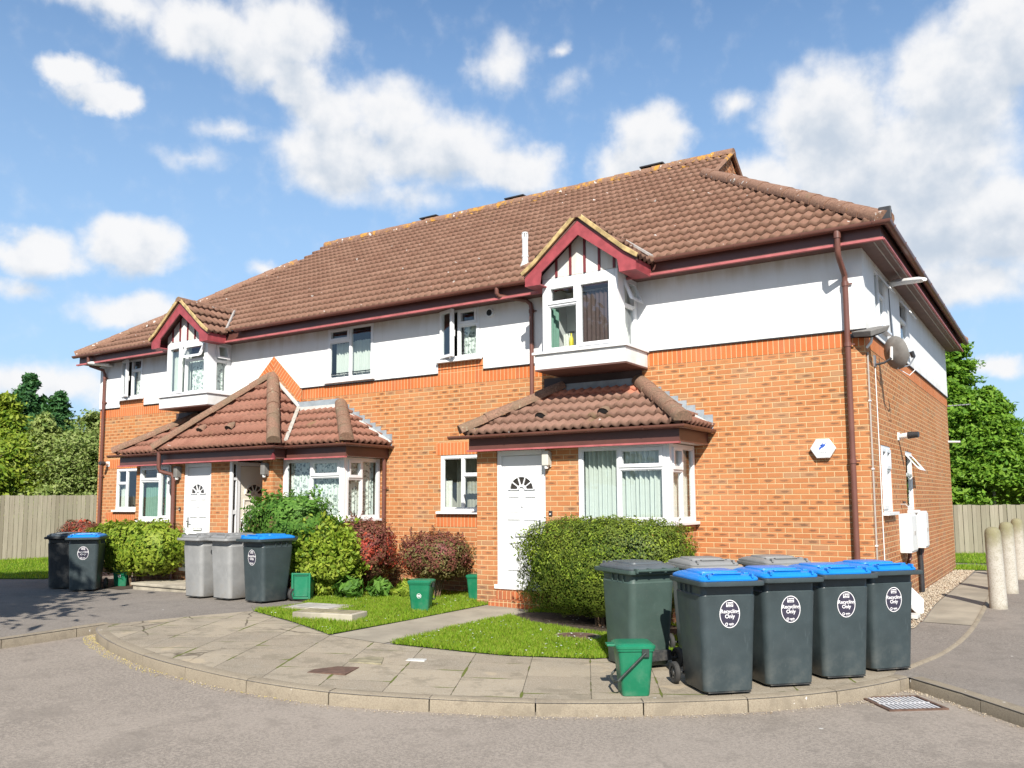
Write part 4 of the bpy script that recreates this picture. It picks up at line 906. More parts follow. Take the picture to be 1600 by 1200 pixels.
# ------------------------------------------------------------------ porch walls
def pier(x0, x1, y, z0=-.3, z1=2.3, ret=None):
    m = MB(); hole_wall(m, x0, x1, z0, z1, [], FR(y))
    for r_, s_ in (ret or []):
        hole_wall(m, y, s_, z0, z1, [], (lambda rx: (lambda a, z, d: (rx, a, z)))(r_))
    return m
def hidden_side(x, y0, y1, z0, z1): return hole_wall(MB(), y0, y1, z0, z1, [], lambda a, z, d: (x, a, z))
pw = MB()
RY = -.95
for m in (pier(-5.60,-5.24,RY,ret=[(-5.60,0.),(-5.24,RY+.14)]), pier(-4.36,-3.79,RY,ret=[(-4.36,RY+.14)]), pier(-3.79,-2.40,RY,-.3,1.17,ret=[(-2.40,0.)]), pier(-5.24,-4.36,RY,-.3,.03)):
    pw.merge(m)
pw.merge(hidden_side(-2.40,-.10,0,1.17,2.3)); pw.build('porch_brick_wall', 'brick', house, fix=False); pw = MB()
LB = -.95; CW = -1.20
for m in (pier(-14.30,-13.22,LB,-.3,1.12), pier(-14.42,-14.28,LB,ret=[(-14.42,0.)]), pier(-13.22,-12.87,LB,ret=[]),
          pier(-12.87,-12.51,CW,ret=[(-12.87,LB),(-12.51,CW+.14)]), pier(-11.67,-11.12,CW,ret=[(-11.67,CW+.14)]), pier(-10.22,-9.95,CW,ret=[(-10.22,0.),(-9.95,LB)]), hidden_side(-11.12,-.22,0.,.0,2.3),
          pier(-9.95,-8.43,LB,-.3,1.17,ret=[(-8.43,0.)]), pier(-12.51,-11.67,CW,-.3,.05)):
    pw.merge(m)
pw.merge(hidden_side(-8.43,-.10,0,1.17,2.3)); pw.build('porch_brick_wall', 'brick', house, fix=False)
MB().box(-9.95,-9.92,LB-.002,LB+.06,1.1,2.3).build('bay_post', 'upvc', house)

def side_bay_window(x, y0, y1, z0, z1, openings=()):
    f = lambda a, z, d: (x-d, a, z)
    w_ = window(f, (y0,y1,z0,z1), [(0,.45,0,.68,0),(0,.45,.68,1,1),(.45,1,0,1,0)], [(0,1,0,1,'white_curtain' if x > -5 else 'lace')], rm=None, sillx=(.06,.02), d0=-.02)
    return w_
# bay windows: front, corner post, side return, sill
bw = window(FR(RY), (-3.79,-2.44,1.20,2.28), [(0,.47,0,1,0),(.47,1,0,.72,0),(.47,1,.72,1,1)], [(0,1,.0,1,'curtain',.028)], rm=None, d0=-.02, sillx=(.03,.10))
side_bay_window(-2.40, -.91, -.04, 1.20, 2.28)
bw2 = window(FR(LB), (-9.90,-8.47,1.20,2.28), [(0,.47,0,1,0),(.47,1,0,.72,0),(.47,1,.72,1,1)], [(0,1,.0,1,'lace',.012)], rm=None, d0=-.02, sillx=(.0,.10))
side_bay_window(-8.43, -.91, -.04, 1.20, 2.28)
bw3 = window(FR(LB), (-14.27,-13.24,1.15,2.28), [(0,.66,0,.74,0),(0,.66,.74,1,1),(.66,1,0,1,1)], [(0,.62,0,.74,'teal_curtain',.008),(.66,1,0,1,'teal_curtain',.008)], d0=-.02)
for x_ in (-2.47,-8.50): MB().box(x_,x_+.085,RY-.015,RY+.06,1.2,2.29).build('bay_post', 'upvc', house, bevel=.004)
bi = MB()
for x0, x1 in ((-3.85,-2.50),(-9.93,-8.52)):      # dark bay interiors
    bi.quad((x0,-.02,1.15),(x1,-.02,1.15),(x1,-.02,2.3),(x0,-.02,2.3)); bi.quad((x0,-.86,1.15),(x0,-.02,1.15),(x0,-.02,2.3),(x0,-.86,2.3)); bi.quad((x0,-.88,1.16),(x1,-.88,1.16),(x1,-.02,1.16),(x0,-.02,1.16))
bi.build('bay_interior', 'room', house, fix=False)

# ------------------------------------------------------------------ doors
def door(f, x0, x1, z0, z1, label=None, mat='upvc', handle=1, leaf=None, letter=.38):
    W = x1-x0; m = MB(); ring(m, f, x0, x1, z0+.03, z1, .075, -.01, .07); bars_box(m, f, x0-.03, x1+.03, z0-.02, z0+.045, -.06, .09)
    d = m.build('door', 'upvc', house, bevel=.004)
    if label: d['label'] = label
    l0, l1, b0, b1 = x0+.078, x1-.078, z0+.05, z1-.08; cx = (l0+l1)/2; H = b1-b0; lw = l1-l0; lm = MB()
    bars_box(lm, f, l0, l1, b0, b1, .012, .06)
    def mould(a0, a1, c0, c1, w_=.022): ring(lm, f, a0, a1, c0, c1, w_, -.004, .013)
    pa = (l0+lw*.14, cx-lw*.05, cx+lw*.05, l1-lw*.14)
    for q0, q1 in ((pa[0],pa[1]),(pa[2],pa[3])):
        mould(q0, q1, b0+H*.50, b0+H*.685); mould(q0, q1, b0+H*.11, b0+H*.33)
    for c0, c1 in ((b0+H*.555,b0+H*.63),):
        for q0, q1 in ((pa[0]+.05,pa[1]-.03),(pa[2]+.03,pa[3]-.05)): bars_box(lm, f, q0, q1, c0, c1, .004, .013)
    lf = lm.build('door_leaf', mat, d, bevel=.005)
    # sunburst fanlight
    fz = b0+H*.735; R0, R1 = lw*.09, lw*.285; g = MB(); tr = MB(); P = lambda r_, a, dd: f(cx+r_*math.cos(a), fz+r_*math.sin(a)*.92, dd)
    for k in range(5):
        a0, a1 = math.pi*(k+.07)/5, math.pi*(k+.93)/5; aa = [a0+(a1-a0)*j/4 for j in range(5)]
        g.add([P(R0+.02, a, .006) for a in aa]+[P(R1, a, .006) for a in aa[::-1]], [tuple(range(10))])
    def arc(ra, rb, a0, a1, n, da, db):
        rings = []
        for j in range(n+1):
            a = a0+(a1-a0)*j/n; rings.append([P(ra,a,da),P(rb,a,da),P(rb,a,db),P(ra,a,db)])
        tr.loft(rings)
    arc(R1, R1+.032, 0, math.pi, 18, -.014, .013); arc(R0-.02, R0+.016, 0, math.pi, 10, -.012, .013)
    for k in range(6):
        a = math.pi*k/5; c = MB(); u = .009
        tr.add([P(R0,a-u/R0,-.008),P(R1,a-u/R1,-.008),P(R1,a+u/R1,-.008),P(R0,a+u/R0,-.008),P(R0,a-u/R0,.013),P(R1,a-u/R1,.013),P(R1,a+u/R1,.013),P(R0,a+u/R0,.013)], [(0,1,2,3),(4,7,6,5),(0,4,5,1),(1,5,6,2),(2,6,7,3),(3,7,4,0)])
    g.build('fanlight_glass', 'dark_glass', d, fix=False); tr.build('fanlight_frame', mat, d)
    bars_box(k_ := MB(), f, cx-.125, cx+.125, b0+H*letter-.028, b0+H*letter+.028, -.004, .013); k_.build('letterbox', 'chrome' if mat == 'upvc' else 'white_plastic', d, bevel=.006)
    bars_box(k2 := MB(), f, cx-.112, cx+.112, b0+H*letter-.017, b0+H*letter+.017, -.007, .0); k2.build('letter_flap', 'white_plastic', d, bevel=.003)
    hx = l1-.05 if handle > 0 else l0+.05; hm = MB(); bars_box(hm, f, hx-.014, hx+.014, b0+H*.40, b0+H*.50, -.004, .013)
    hm.tube([f(hx, b0+H*.46, .0), f(hx, b0+H*.46, -.045), f(hx-handle*.11, b0+H*.452, -.05)], .009, 8); hm.build('handle', 'chrome', d, smooth=True)
    MB().tube([f(cx, b0+H*.60, .012), f(cx, b0+H*.60, -.004)], .010, 10).build('spyhole', 'chrome', d)
    return d
MAT['dark_glass'] = plain('dark_leaded_glass', (.045,.038,.032), .12, .2, 20, spec=.6)
MAT['cream_door'] = plain('cream_door', (.86,.80,.68), .35, .04, 3)
door(FR(RY+.04), -5.24, -4.36, .20, 2.27, 'white panelled door under the right-hand porch')
door(FR(CW+.04), -12.51, -11.67, .20, 2.27, 'white panelled door at the foot of the concrete step', handle=-1)
door(SD(-11.09), -1.06, -.22, .14, 2.27, 'cream panelled door in the side of the shaded recess', mat='cream_door', handle=-1)
MB().box(-11.05,-10.23,CW+.02,-.01,2.30,2.32).build('recess_ceiling', 'upvc', house); MB().box(-11.115,-10.225,CW+.01,-.005,-.1,.10).build('recess_floor', 'path_concrete', house)
rp_ = MB(); rp_.box(-11.13,-11.06,CW-.004,CW+.035,.05,2.29); rp_.box(-11.13,-11.07,-1.085,-1.062,.05,2.29); rp_.box(-11.13,-11.07,CW+.035,-1.085,.05,.62); rp_.box(-11.13,-11.07,CW+.035,-1.085,2.22,2.29); rp_.box(-11.13,-11.07,CW+.035,-1.085,1.28,1.36); rp_.box(-11.13,-11.07,CW+.035,-1.085,1.92,1.97); rp_.build('recess_frame', 'upvc', house, bevel=.003)
MB().box(-11.12,-11.10,CW+.035,-1.085,.62,2.22).build('sidelight_glass', 'dark_glass', house)
bs = MB(); bs.box(-5.30,-4.30,RY-.14,RY-.002,-.10,.03); bs.box(-5.22,-4.38,RY-.05,RY-.001,.03,.155); bs.build('threshold_bricks', 'soldier', house, bevel=.006)
bs = MB(); bs.box(-5.24,-4.36,RY+.0,RY+.1,.03,.19); bs.build('door_plinth', 'brick', house)

# ------------------------------------------------------------------ oriel bays with gabled dormer roofs
def oriel(xl, xr, yf, cx, kind):
    zb, zt = 3.74, 4.90; hw_, zf, za = .93, 4.93, 5.68
    ap = MB(); ap.box(xl-.09, xr+.15, yf-.10, -.02, 3.50, 3.725); ap.build('bay_apron', 'render', house, bevel=.006)
    MB().box(xl-.12, xr+.18, yf-.14, -.01, 3.727, 3.765).build('bay_sill', 'upvc', house, bevel=.006)
    MB().box(xl-.085, xr+.145, yf-.095, -.005, 3.478, 3.499).build('bay_underside', 'soffit', house)
    MB().box(cx-1.13, xr+.05, -.03, -.006, 3.02, 3.477).build('under_bay_shade', 'bay_shade', house)  # added dark sheet that paints the oriel's shade onto the wall
    # head, corner posts
    p = MB(); p.box(xl, xr-.056, yf, yf+.06, 4.84, 4.92); p.box(xr-.06, xr, yf+.18, -.02, 4.84, 4.92); p.box(xl, xl+.06, yf+.06, -.02, 4.84, 4.92)
    p.box(xl, xl+.06, yf, yf+.06, 3.765, 4.84); p.box(xr-.055, xr, yf, yf+.18, 3.765, 4.92); p.box(xr-.06, xr, -.08, -.02, 3.765, 4.84); p.box(xl, xl+.05, yf+.06, -.02, 3.765, 4.84)
    p.build('bay_post', 'upvc', house, bevel=.004)
    fw_ = FR(yf); h = (xl+.06, xr-.056, 3.77, 4.84)
    if kind == 0:
        w_ = window(fw_, h, [(0,.47,0,.70,0),(0,.47,.70,1,1),(.47,1,0,1,1)], [(.47,1,0,.86,'dark_curtain',.010)], sill=False, rm=None, d0=.0)
        drape_curtain(w_, lambda a, z, d: (xl+.08+d, a, z), yf+.1, yf+.34, 3.78, 4.5, 'teal_curtain', waves=3, d=.0)
        bt = MB().loft([[(xl+.42+math.cos(a)*r_, yf+.15+math.sin(a)*r_, z) for a in [k*.785 for k in range(8)]] for r_, z in ((.032,3.80),(.036,3.92),(.030,3.98),(.012,4.02),(.012,4.06))])
        bt.build('spray_bottle', 'yellow_plastic', w_, smooth=True); MB().obox((xl+.42,yf+.15,4.075), (.05,0,0), (0,.014,0), (0,0,.014)).build('spray_trigger', 'black_metal', w_, bevel=.004)
        drape_curtain(w_, lambda a, z, d: (a, yf+.14+d, z), xl+.28, xl+.40, 3.80, 4.06, 'white_curtain', waves=2, d=.02)
        sw = window(lambda a, z, d: (xr-d, a, z), (yf+.18,-.08,3.77,4.84), [(0,1,0,.62,0),(0,1,.62,1,1)], [(0,1,0,.95,'white_curtain')], sill=False, rm=None, d0=.0, opens=(1,))
        sash(sw, lambda a, z, d: (xr-d, a, z), yf+.21, -.11, 4.45, 4.80, 't', R(22), d=.0)
    else:
        w_ = window(fw_, h, [(0,.46,0,1,1),(.46,1,0,.70,0),(.46,1,.70,1,1)], [(.0,.46,0,1,'curtain'),(.5,1,0,.72,'lace',.008)], sill=False, rm=None, d0=.0, opens=(0,2))
        hm = (h[0]+h[1])/2
        sash(w_, fw_, h[0]+.03, h[0]+.50, h[2]+.03, h[3]-.03, 'l', R(8), d=.0); sash(w_, fw_, h[0]+.56, h[1]-.03, 4.50, h[3]-.03, 't', R(24), d=.0)
        sw = window(lambda a, z, d: (xr-d, a, z), (yf+.18,-.08,3.77,4.84), [(0,1,0,.66,0),(0,1,.66,1,1)], [(0,1,0,.7,'lace',.012)], sill=False, rm=None, d0=.0, opens=(1,))
        sash(sw, lambda a, z, d: (xr-d, a, z), yf+.21, -.11, 4.50, 4.80, 't', R(12), d=.0)
    rm_ = MB()                                          # interior of the oriel and the room behind it
    rm_.quad((xl+.02,1.6,3.7),(xr-.02,1.6,3.7),(xr-.02,1.6,4.9),(xl+.02,1.6,4.9)); rm_.quad((xl+.02,-.0,3.7),(xl+.02,1.6,3.7),(xl+.02,1.6,4.9),(xl+.02,0,4.9)); rm_.quad((xr-.02,0,3.7),(xr-.02,1.6,3.7),(xr-.02,1.6,4.9),(xr-.02,0,4.9)); rm_.quad((xl,yf+.05,3.768),(xr,yf+.05,3.768),(xr,1.6,3.768),(xl,1.6,3.768)); rm_.quad((xl,yf+.05,4.88),(xr,yf+.05,4.88),(xr,1.6,4.88),(xl,1.6,4.88))
    rm_.build('bay_interior', 'interior_pale', house, fix=False)
    # half-timbered gable
    zg = 4.925; rise = (za-zf)/hw_; top = lambda x: za-.09-abs(x-cx)*rise
    gm = MB(); gm.prism([(xl,zg),(xr,zg),(xr,max(zg+.01,top(xr))),(cx,top(cx)),(xl,max(zg+.01,top(xl)))], yf+.0, yf+.05, 'y'); gm.build('gable_panel', 'render', house)
    tb = MB()
    for k in range(-2, 3):
        x = cx+k*.245; 
        if top(x) > zg+.05: tb.prism([(x-.018,zg+.002),(x+.018,zg+.002),(x+.018,top(x+.018)),(x-.018,top(x-.018))], yf-.022, yf-.001, 'y')
    tb.build('gable_timber', 'timber_red', house)
    yg = yf-.22; bb = MB(); T = .175
    for s_ in (-1, 1):
        pts = [(cx, za),(cx+s_*hw_, zf),(cx+s_*hw_, zf-.14),(cx+s_*(hw_-.26), zf-.14),(cx+s_*(hw_-.29), zf+.05),(cx, za-T*1.28)]
        bb.prism(pts if s_ > 0 else pts, yg, yg+.025, 'y')
    bb.build('bargeboard', 'red_paint', house)
    for s_ in (-1, 1):
        bx = MB(); bx.box(min(cx+s_*hw_,cx+s_*(hw_-.26)), max(cx+s_*hw_,cx+s_*(hw_-.26)), yg+.026, YE+.02, zf-.14, zf-.12); xx = cx+s_*hw_; bx.box(min(xx,xx-s_*.022), max(xx,xx-s_*.022), yg+.026, YE+.02, zf-.118, zf+.03); bx.build('box_end', 'red_paint', house)
    so = MB()
    for s_ in (-1, 1): so.add([(cx,yg+.03,za-.04),(cx+s_*hw_,yg+.03,zf-.02),(cx+s_*hw_,-.1,zf-.02),(cx,-.1,za-.04)], [(0,1,2,3)])
    so.build('gable_soffit', 'soffit', house)
    # two small tiled slopes running back into the main roof
    Ls = math.hypot(hw_+.03, za-zf+.02); 
    for s_ in (-1, 1):
        s = Vector((-s_*(hw_+.03), 0, za-zf+.04)).normalized(); z0 = zf+.03
        back = lambda v, s=s: min(YE+(z0+s.z*v+.02-ZE)/tp+.06, 3.)
        tiles('dormer_roof', (cx+s_*(hw_+.03),0,z0), (0,1,0) , s, Ls, (lambda v: yg-.04), (lambda v, b=back: max(yg-.03, b(v))), .345, 'tile')
        vg = MB().prism([(cx,za+.135),(cx+s_*(hw_-.17),zf+.235),(cx+s_*(hw_+.06),zf+.075),(cx+s_*(hw_+.03),zf+.02),(cx+s_*(hw_-.17),zf+.150),(cx,za+.045)], yg-.050, yg-.012, 'y'); vg.build('verge', 'mortar', house, bevel=.008)
        dk = MB(); dk.prism([(cx,za+.035),(cx+s_*(hw_+.02),zf+.035),(cx+s_*(hw_+.02),zf-.01),(cx,za-.01)], yg-.004, yg+.03, 'y'); dk.build('verge_shadow_board', 'soffit', house)
        # lead valley on the right side
        if s_ > 0:
            a_, c_ = Vector((cx+.02, YE+(za-ZE)/tp, za+.09)), Vector((cx+hw_+.03, YE+(zf-ZE)/tp+.14, zf+.16)); MB().tube([c_, a_], .03, 6).build('valley', 'cable_grey', house)
    ridge('dormer_ridge', (cx,yg-.04,za+.05), (cx,YE+(za-ZE)/tp+.1,za+.05), .085, 'ridge', L=.4)
MAT['bay_shade'] = plain('painted_bay_shade', (.055,.036,.034), .6, .35, 2.5)
MAT['yellow_plastic'] = plain('yellow_plastic', (.75,.62,.05), .4)
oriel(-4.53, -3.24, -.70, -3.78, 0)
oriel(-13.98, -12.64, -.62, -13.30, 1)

# ------------------------------------------------------------------ fixtures on the walls
def text_mesh(txt, size, name, mat, parent, bold=0.):
    cu = bpy.data.curves.new(name, 'FONT'); cu.body = txt; cu.size = size; cu.align_x = 'CENTER'; cu.align_y = 'CENTER'; cu.offset = bold; cu.extrude = .0006; cu.resolution_u = 3
    o = bpy.data.objects.new(name, cu); COL.objects.link(o); dg_ = bpy.context.evaluated_depsgraph_get(); me = bpy.data.meshes.new_from_object(o.evaluated_get(dg_)); bpy.data.objects.remove(o)
    q = bpy.data.objects.new(name, me); COL.objects.link(q); me.materials.clear(); me.materials.append(MAT[mat]); q.parent = parent; return q
MAT['blue_ink'] = plain('blue_ink', (.03,.10,.45), .5); MAT['grey_ink'] = plain('grey_ink', (.25,.26,.30), .5)
al = thing('alarm_box', 'white hexagonal alarm box with blue emblem on the brick wall near the right downpipe', 'alarm box', (-.575,-.0,2.18))
hx = [(math.cos(R(60*k))*.17, math.sin(R(60*k))*.15) for k in range(6)]
m = MB(); m.loft([[(a*k, y, b*k) for a, b in hx] for k, y in ((.96,-.0),(1.,-.045),(1.,-.06),(.93,-.075))]); m.build('cover', 'white_plastic', al, bevel=.006)
em = MB()
for pts in (((-.045,-.01),(-.005,.03),(.005,.06),(.02,.03),(.045,.065),(.035,.02),(.01,-.005),(-.01,-.01),(-.05,-.045)),((-.035,.025),(-.01,.04),(.0,.025),(-.02,.015))):
    em.prism([(a, b+.02) for a, b in pts], -.0775, -.0755, 'y')
em.build('emblem', 'blue_ink', al)
t1 = text_mesh('EAGLE', .030, 'lettering', 'grey_ink', al); t1.location = (0,-.0775,-.055); t1.rotation_euler = (R(90),0,0)
t2 = text_mesh('SECURITY', .014, 'lettering', 'grey_ink', al); t2.location = (0,-.0775,-.083); t2.rotation_euler = (R(90),0,0)

vent = thing('extractor_vent', 'round white extractor outlet under the eaves left of the right-hand bay', 'vent', (-5.96,-.02,4.70)); vent.rotation_euler = (0,0,0)
MB().tube([(0,0,0),(0,-.05,0)], .075, 18).build('cowl', 'white_plastic', vent, smooth=True); MB().tube([(0,-.045,0),(0,-.053,0)], .055, 16).build('cowl_mouth_shade', 'dark_gap', vent)

MAT['grey_metal2'] = plain('weathered_and_shaded_grey', (.20,.19,.175), .6, .15, 9)  # also paints the shade on the left porch lights
def bulkhead(name, label, loc, rz, cat='wall light', group=None, mat='cream_plastic'):
    t = thing(name, label, cat, loc, rz, group)
    MB().box(-.05,.05,-.03,0,-.12,.10).build('back_plate', mat, t, bevel=.006); MB().box(-.055,.055,-.12,-.03,-.10,.12).build('housing', mat, t, bevel=.012)
    MB().tube([(0,-.07,-.10),(0,-.07,-.145)], [.04,.028], 12).build('sensor', 'white_plastic', t, smooth=True); return t
bulkhead('porch_light', 'cream box light with sensor beside the right-hand door', (-4.30,RY,2.12), 0, group='box lights beside the doors')
bulkhead('porch_light', 'box light with sensor, shade put into its colour, between window and left-hand white door', (-12.62,CW,2.10), 0, group='box lights beside the doors', mat='grey_metal2')  # darker plastic stands in for the porch shade on this light
bulkhead('porch_light', 'box light with shade put into its colour, beside the recessed cream door', (-10.10,CW,2.10), 0, group='box lights beside the doors', mat='grey_metal2')  # its shade is put into the darker plastic too
bl = thing('doorbell', 'small black bell push on the brick beside the right-hand door', 'doorbell', (-4.27,RY,1.32)); MB().box(-.028,.028,-.025,0,-.035,.035).build('case', 'black_metal', bl, bevel=.004); MB().tube([(0,-.024,-.01),(0,-.030,-.01)], .012, 10).build('button', 'white_plastic', bl)
bl = thing('doorbell', 'small dark bell push on the brick left of the step door', 'doorbell', (-12.58,CW,1.38)); MB().box(-.025,.025,-.022,0,-.035,.035).build('case', 'black_metal', bl, bevel=.004); MB().tube([(0,-.021,-.01),(0,-.027,-.01)], .010, 10).build('button', 'white_plastic', bl)

def wall_lamp(label, loc, rz, L=.30, group='tubular lamps on the walls'):
    t = thing('wall_lamp', label, 'lamp', loc, rz, group)
    MB().box(-.05,.05,-.02,0,-.06,.06).build('base_plate', 'white_plastic', t, bevel=.004); MB().tube([(0,-.02,0),(0,-L*.55,.01)], [.035,.048], 12).build('housing', 'white_plastic', t, smooth=True)
    MB().tube([(0,-L*.5,.01),(0,-L,.015)], [.055,.045], 12).build('head', 'black_metal', t, smooth=True); return t
wall_lamp('white tubular wall lamp with black head low on the far left brickwork', (-16.98,0,2.42), R(12), .26)
wall_lamp('white tubular wall lamp with black head above the lower side windows', (.0,2.35,2.46), R(90-8), .30)
def eave_lamp(label, loc, rz, L, drop=0.):
    t = thing('wall_lamp', label, 'lamp', loc, rz, 'white lamps under the eaves')
    m = MB().tube([(0,0,0),(0,-L*.55,.03-.5*drop)], [.030,.042], 10); m.build('arm', 'white_plastic', t, smooth=True)
    m = MB(); 
    rings = [[(math.cos(a)*w_, y, .035+math.sin(a)*h_+drop*y/L) for a in [k*math.pi/6 for k in range(12)]] for y, w_, h_, dz in ((-L*.15,.045,.035,0),(-L*.3,.085,.05,.0),(-L*.85,.08,.045,.0),(-L,.04,.025,.0))]
    m.loft(rings); m.build('lamp_head', 'white_plastic', t, smooth=True); return t
eave_lamp('white lamp head projecting from the wall under the left end of the eaves', (-16.92,-.02,4.77), R(-30), .55)
eave_lamp('long white lamp arm projecting past the gutter on the side wall', (.02,1.95,4.74), R(42), .88, .16)

fl = thing('floodlight', 'large flat grey floodlight tilted upward on a bracket at the wall corner', 'floodlight', (.02,.02,3.66))
dd = [(.30,.0,.08),(.11,-.30,-.02),(-.17,-.12,.02),(.05,.18,.11)]
MB().add([(x, y, z+.028) for x, y, z in dd]+[(x*.86+.01, y*.86, z-.045) for x, y, z in dd], [(0,1,2,3),(4,7,6,5),(0,4,5,1),(1,5,6,2),(2,6,7,3),(3,7,4,0)]).build('housing', 'grey_metal2', fl, bevel=.01)
MB().add([(x*.74+.02, y*.74-.01, z-.055) for x, y, z in dd], [(0,1,2,3)]).build('glass', 'dark_glass', fl, fix=False)
MB().tube([(.0,.0,-.16),(.06,-.03,-.10),(.08,-.04,.0)], .018, 8).build('bracket', 'white_plastic', fl, smooth=True)
dk = MB().box(-.19,-.07,-.06,-.02,-.02,.04); dk.build('sensor', 'black_metal', fl, bevel=.006)
ds = thing('satellite_dish', 'round dark grey satellite dish on a wall arm at the corner', 'satellite dish', (.0,.62,3.40))
MB().box(-.0,.02,-.05,.05,-.08,.08).build('wall_plate', 'grey_metal', ds); MB().tube([(.02,0,-.05),(.13,.02,-.03),(.22,.04,.03)], .016, 8).build('mast_arm', 'black_metal', ds, smooth=True)
ctr = Vector((.26,.13,.11)); nd = Vector((.55,.80,.18)).normalized(); uu_ = nd.cross(Vector((0,0,1))).normalized(); vv_ = uu_.cross(nd)
def dring(r_, k): return [ctr+nd*k+uu_*math.cos(a)*r_+vv_*math.sin(a)*r_*1.1 for a in [i*math.pi/12 for i in range(24)]]
MB().loft([dring(.012,-.045),dring(.10,-.036),dring(.17,-.012),dring(.205,.012),dring(.212,.012),dring(.205,.004),dring(.17,-.022),dring(.10,-.05),dring(.012,-.058)]).build('dish', 'grey_metal2', ds, smooth=True)
MB().tube([ctr-vv_*.22-nd*.02, ctr-vv_*.20+nd*.22, ctr-vv_*.10+nd*.34], .010, 8).build('lnb_arm', 'grey_metal', ds, smooth=True)
MB().tube([ctr-vv_*.10+nd*.32, ctr-vv_*.02+nd*.30], .030, 10).build('lnb', 'black_metal', ds, smooth=True)
MB().tube([ctr-vv_*.12+nd*.34, ctr-vv_*.28+nd*.30, ctr-vv_*.34+nd*.18, ctr-vv_*.24+nd*.02], .006, 6).build('cable', 'white_plastic', ds, smooth=True)
MB().tube([ctr+Vector((-.05,-.05,-.10)), ctr+Vector((-.04,-.06,.08))], .02, 8).build('clamp', 'white_plastic', ds, smooth=True)
cb = thing('conduit', 'pale grey cable conduit running down the brick corner', 'conduit', (0,.10,0)); MB().tube([(.012,0,3.45),(.012,0,.0)], .012, 6).build('tube', 'cable_grey', cb)
cl_ = MB(); [cl_.box(.0,.03,-.025,.025,z-.01,z+.01) for z in (.9,1.9,2.8)]; cl_.build('clip', 'white_plastic', cb)
cb = thing('cable', 'thin white cable hanging down the side wall from the satellite dish', 'cable', (0,.62,0)); MB().tube([(.01,0,3.3),(.01,.02,2.5),(.012,.01,1.5),(.01,.03,.5),(.01,.02,.05)], .007, 6).build('white_cable', 'white_plastic', cb, smooth=True)
cb = thing('cable', 'dark cable sagging from the eaves down the white side wall', 'cable', (0,1.9,0)); MB().tube([(.035,0,4.8),(.035,.10,4.1),(.035,.30,3.5)], .006, 6).build('black_cable', 'black_metal', cb, smooth=True)

def meter(label, y0, y1, z0, z1, pipe, name='meter_box'):
    t = thing(name, label, 'meter box', (0,(y0+y1)/2,(z0+z1)/2), 0, 'white meter boxes on the side wall'); w_, h_ = (y1-y0)/2, (z1-z0)/2
    MB().box(0,.16,-w_,w_,-h_,h_).build('box', 'white_plastic', t, bevel=.012); MB().box(.161,.175,-w_+.03,w_-.03,-h_+.03,h_-.03).build('door', 'white_plastic', t, bevel=.006)
    MB().box(.176,.182,-.05,.05,-.03,.03).build('handle', 'cable_grey', t, bevel=.002)
    m = MB().tube([(.08,p[0],-h_) if i == 0 else p for i, p in enumerate(pipe)], .028, 10); m.build('pipe', 'brown_upvc', t, smooth=True)
    return t
meter('large white meter box below the first side window', 2.02, 2.62, .70, 1.28, [(.08,.05,-.29),(.08,.05,-.40),(.05,.12,-.44),(.04,.12,-.80)])
meter('tall narrow white meter box with two black pipes beneath', 3.55, 3.92, .70, 1.30, [(.06,.0,-.30),(.045,.0,-.6),(.045,.0,-1.02)])
ex = thing('service_pipe', 'pair of black service pipes below the narrow meter box', 'pipe', (0,3.80,.1)); MB().tube([(.05,0,-.12),(.05,0,.60)], .032, 10).build('pipe', 'black_metal', ex, smooth=True); MB().tube([(.05,-.075,-.12),(.05,-.075,.60)], .032, 10).build('pipe', 'black_metal', ex, smooth=True)
lb = thing('cover_panel', 'loose white meter cover leaning against the side wall on the gravel', 'panel', (.10,1.20,-.10), 0)
MB().obox((.13,.20,.20), (.10,.14,-.14), (.02,.008,.012) , (-.012,.12,.11)).build('panel', 'white_plastic', lb, bevel=.012)
MB().box(.0,.26,-.40,-.12,.0,.05).build('foot', 'white_mortar', lb, bevel=.01)
ae = thing('aerial', 'small grey aerial at the far end of the side wall', 'aerial', (.02,9.3,3.55)); MB().tube([(0,0,0),(.45,.1,.02)], .012, 6).build('boom', 'grey_metal', ae)
q = MB(); [q.tube([(x,-.18,.01),(x,.2,.01)], .006, 5) for x in (.12,.2,.28,.36,.44)]; q.build('element', 'grey_metal', ae)
ol = thing('overflow_pipe', 'short white overflow pipe at the far corner of the side wall', 'pipe', (.0,9.25,2.75)); MB().tube([(0,0,0),(.24,.0,-.01)], .022, 8).build('pipe', 'white_plastic', ol, smooth=True); MB().tube([(0,0,0),(.012,0,0)], .04, 10).build('collar', 'cable_grey', ol, smooth=True)
tap = thing('outside_tap', 'small brass tap on the side wall below the sash window', 'tap', (.0,2.30,1.42)); MB().tube([(0,0,0),(.07,0,0),(.09,0,-.03)], .010, 8).build('body', 'cable_grey', tap, smooth=True); MB().tube([(.05,0,.02),(.05,0,.045)], .022, 8).build('handle', 'black_metal', tap, smooth=True)
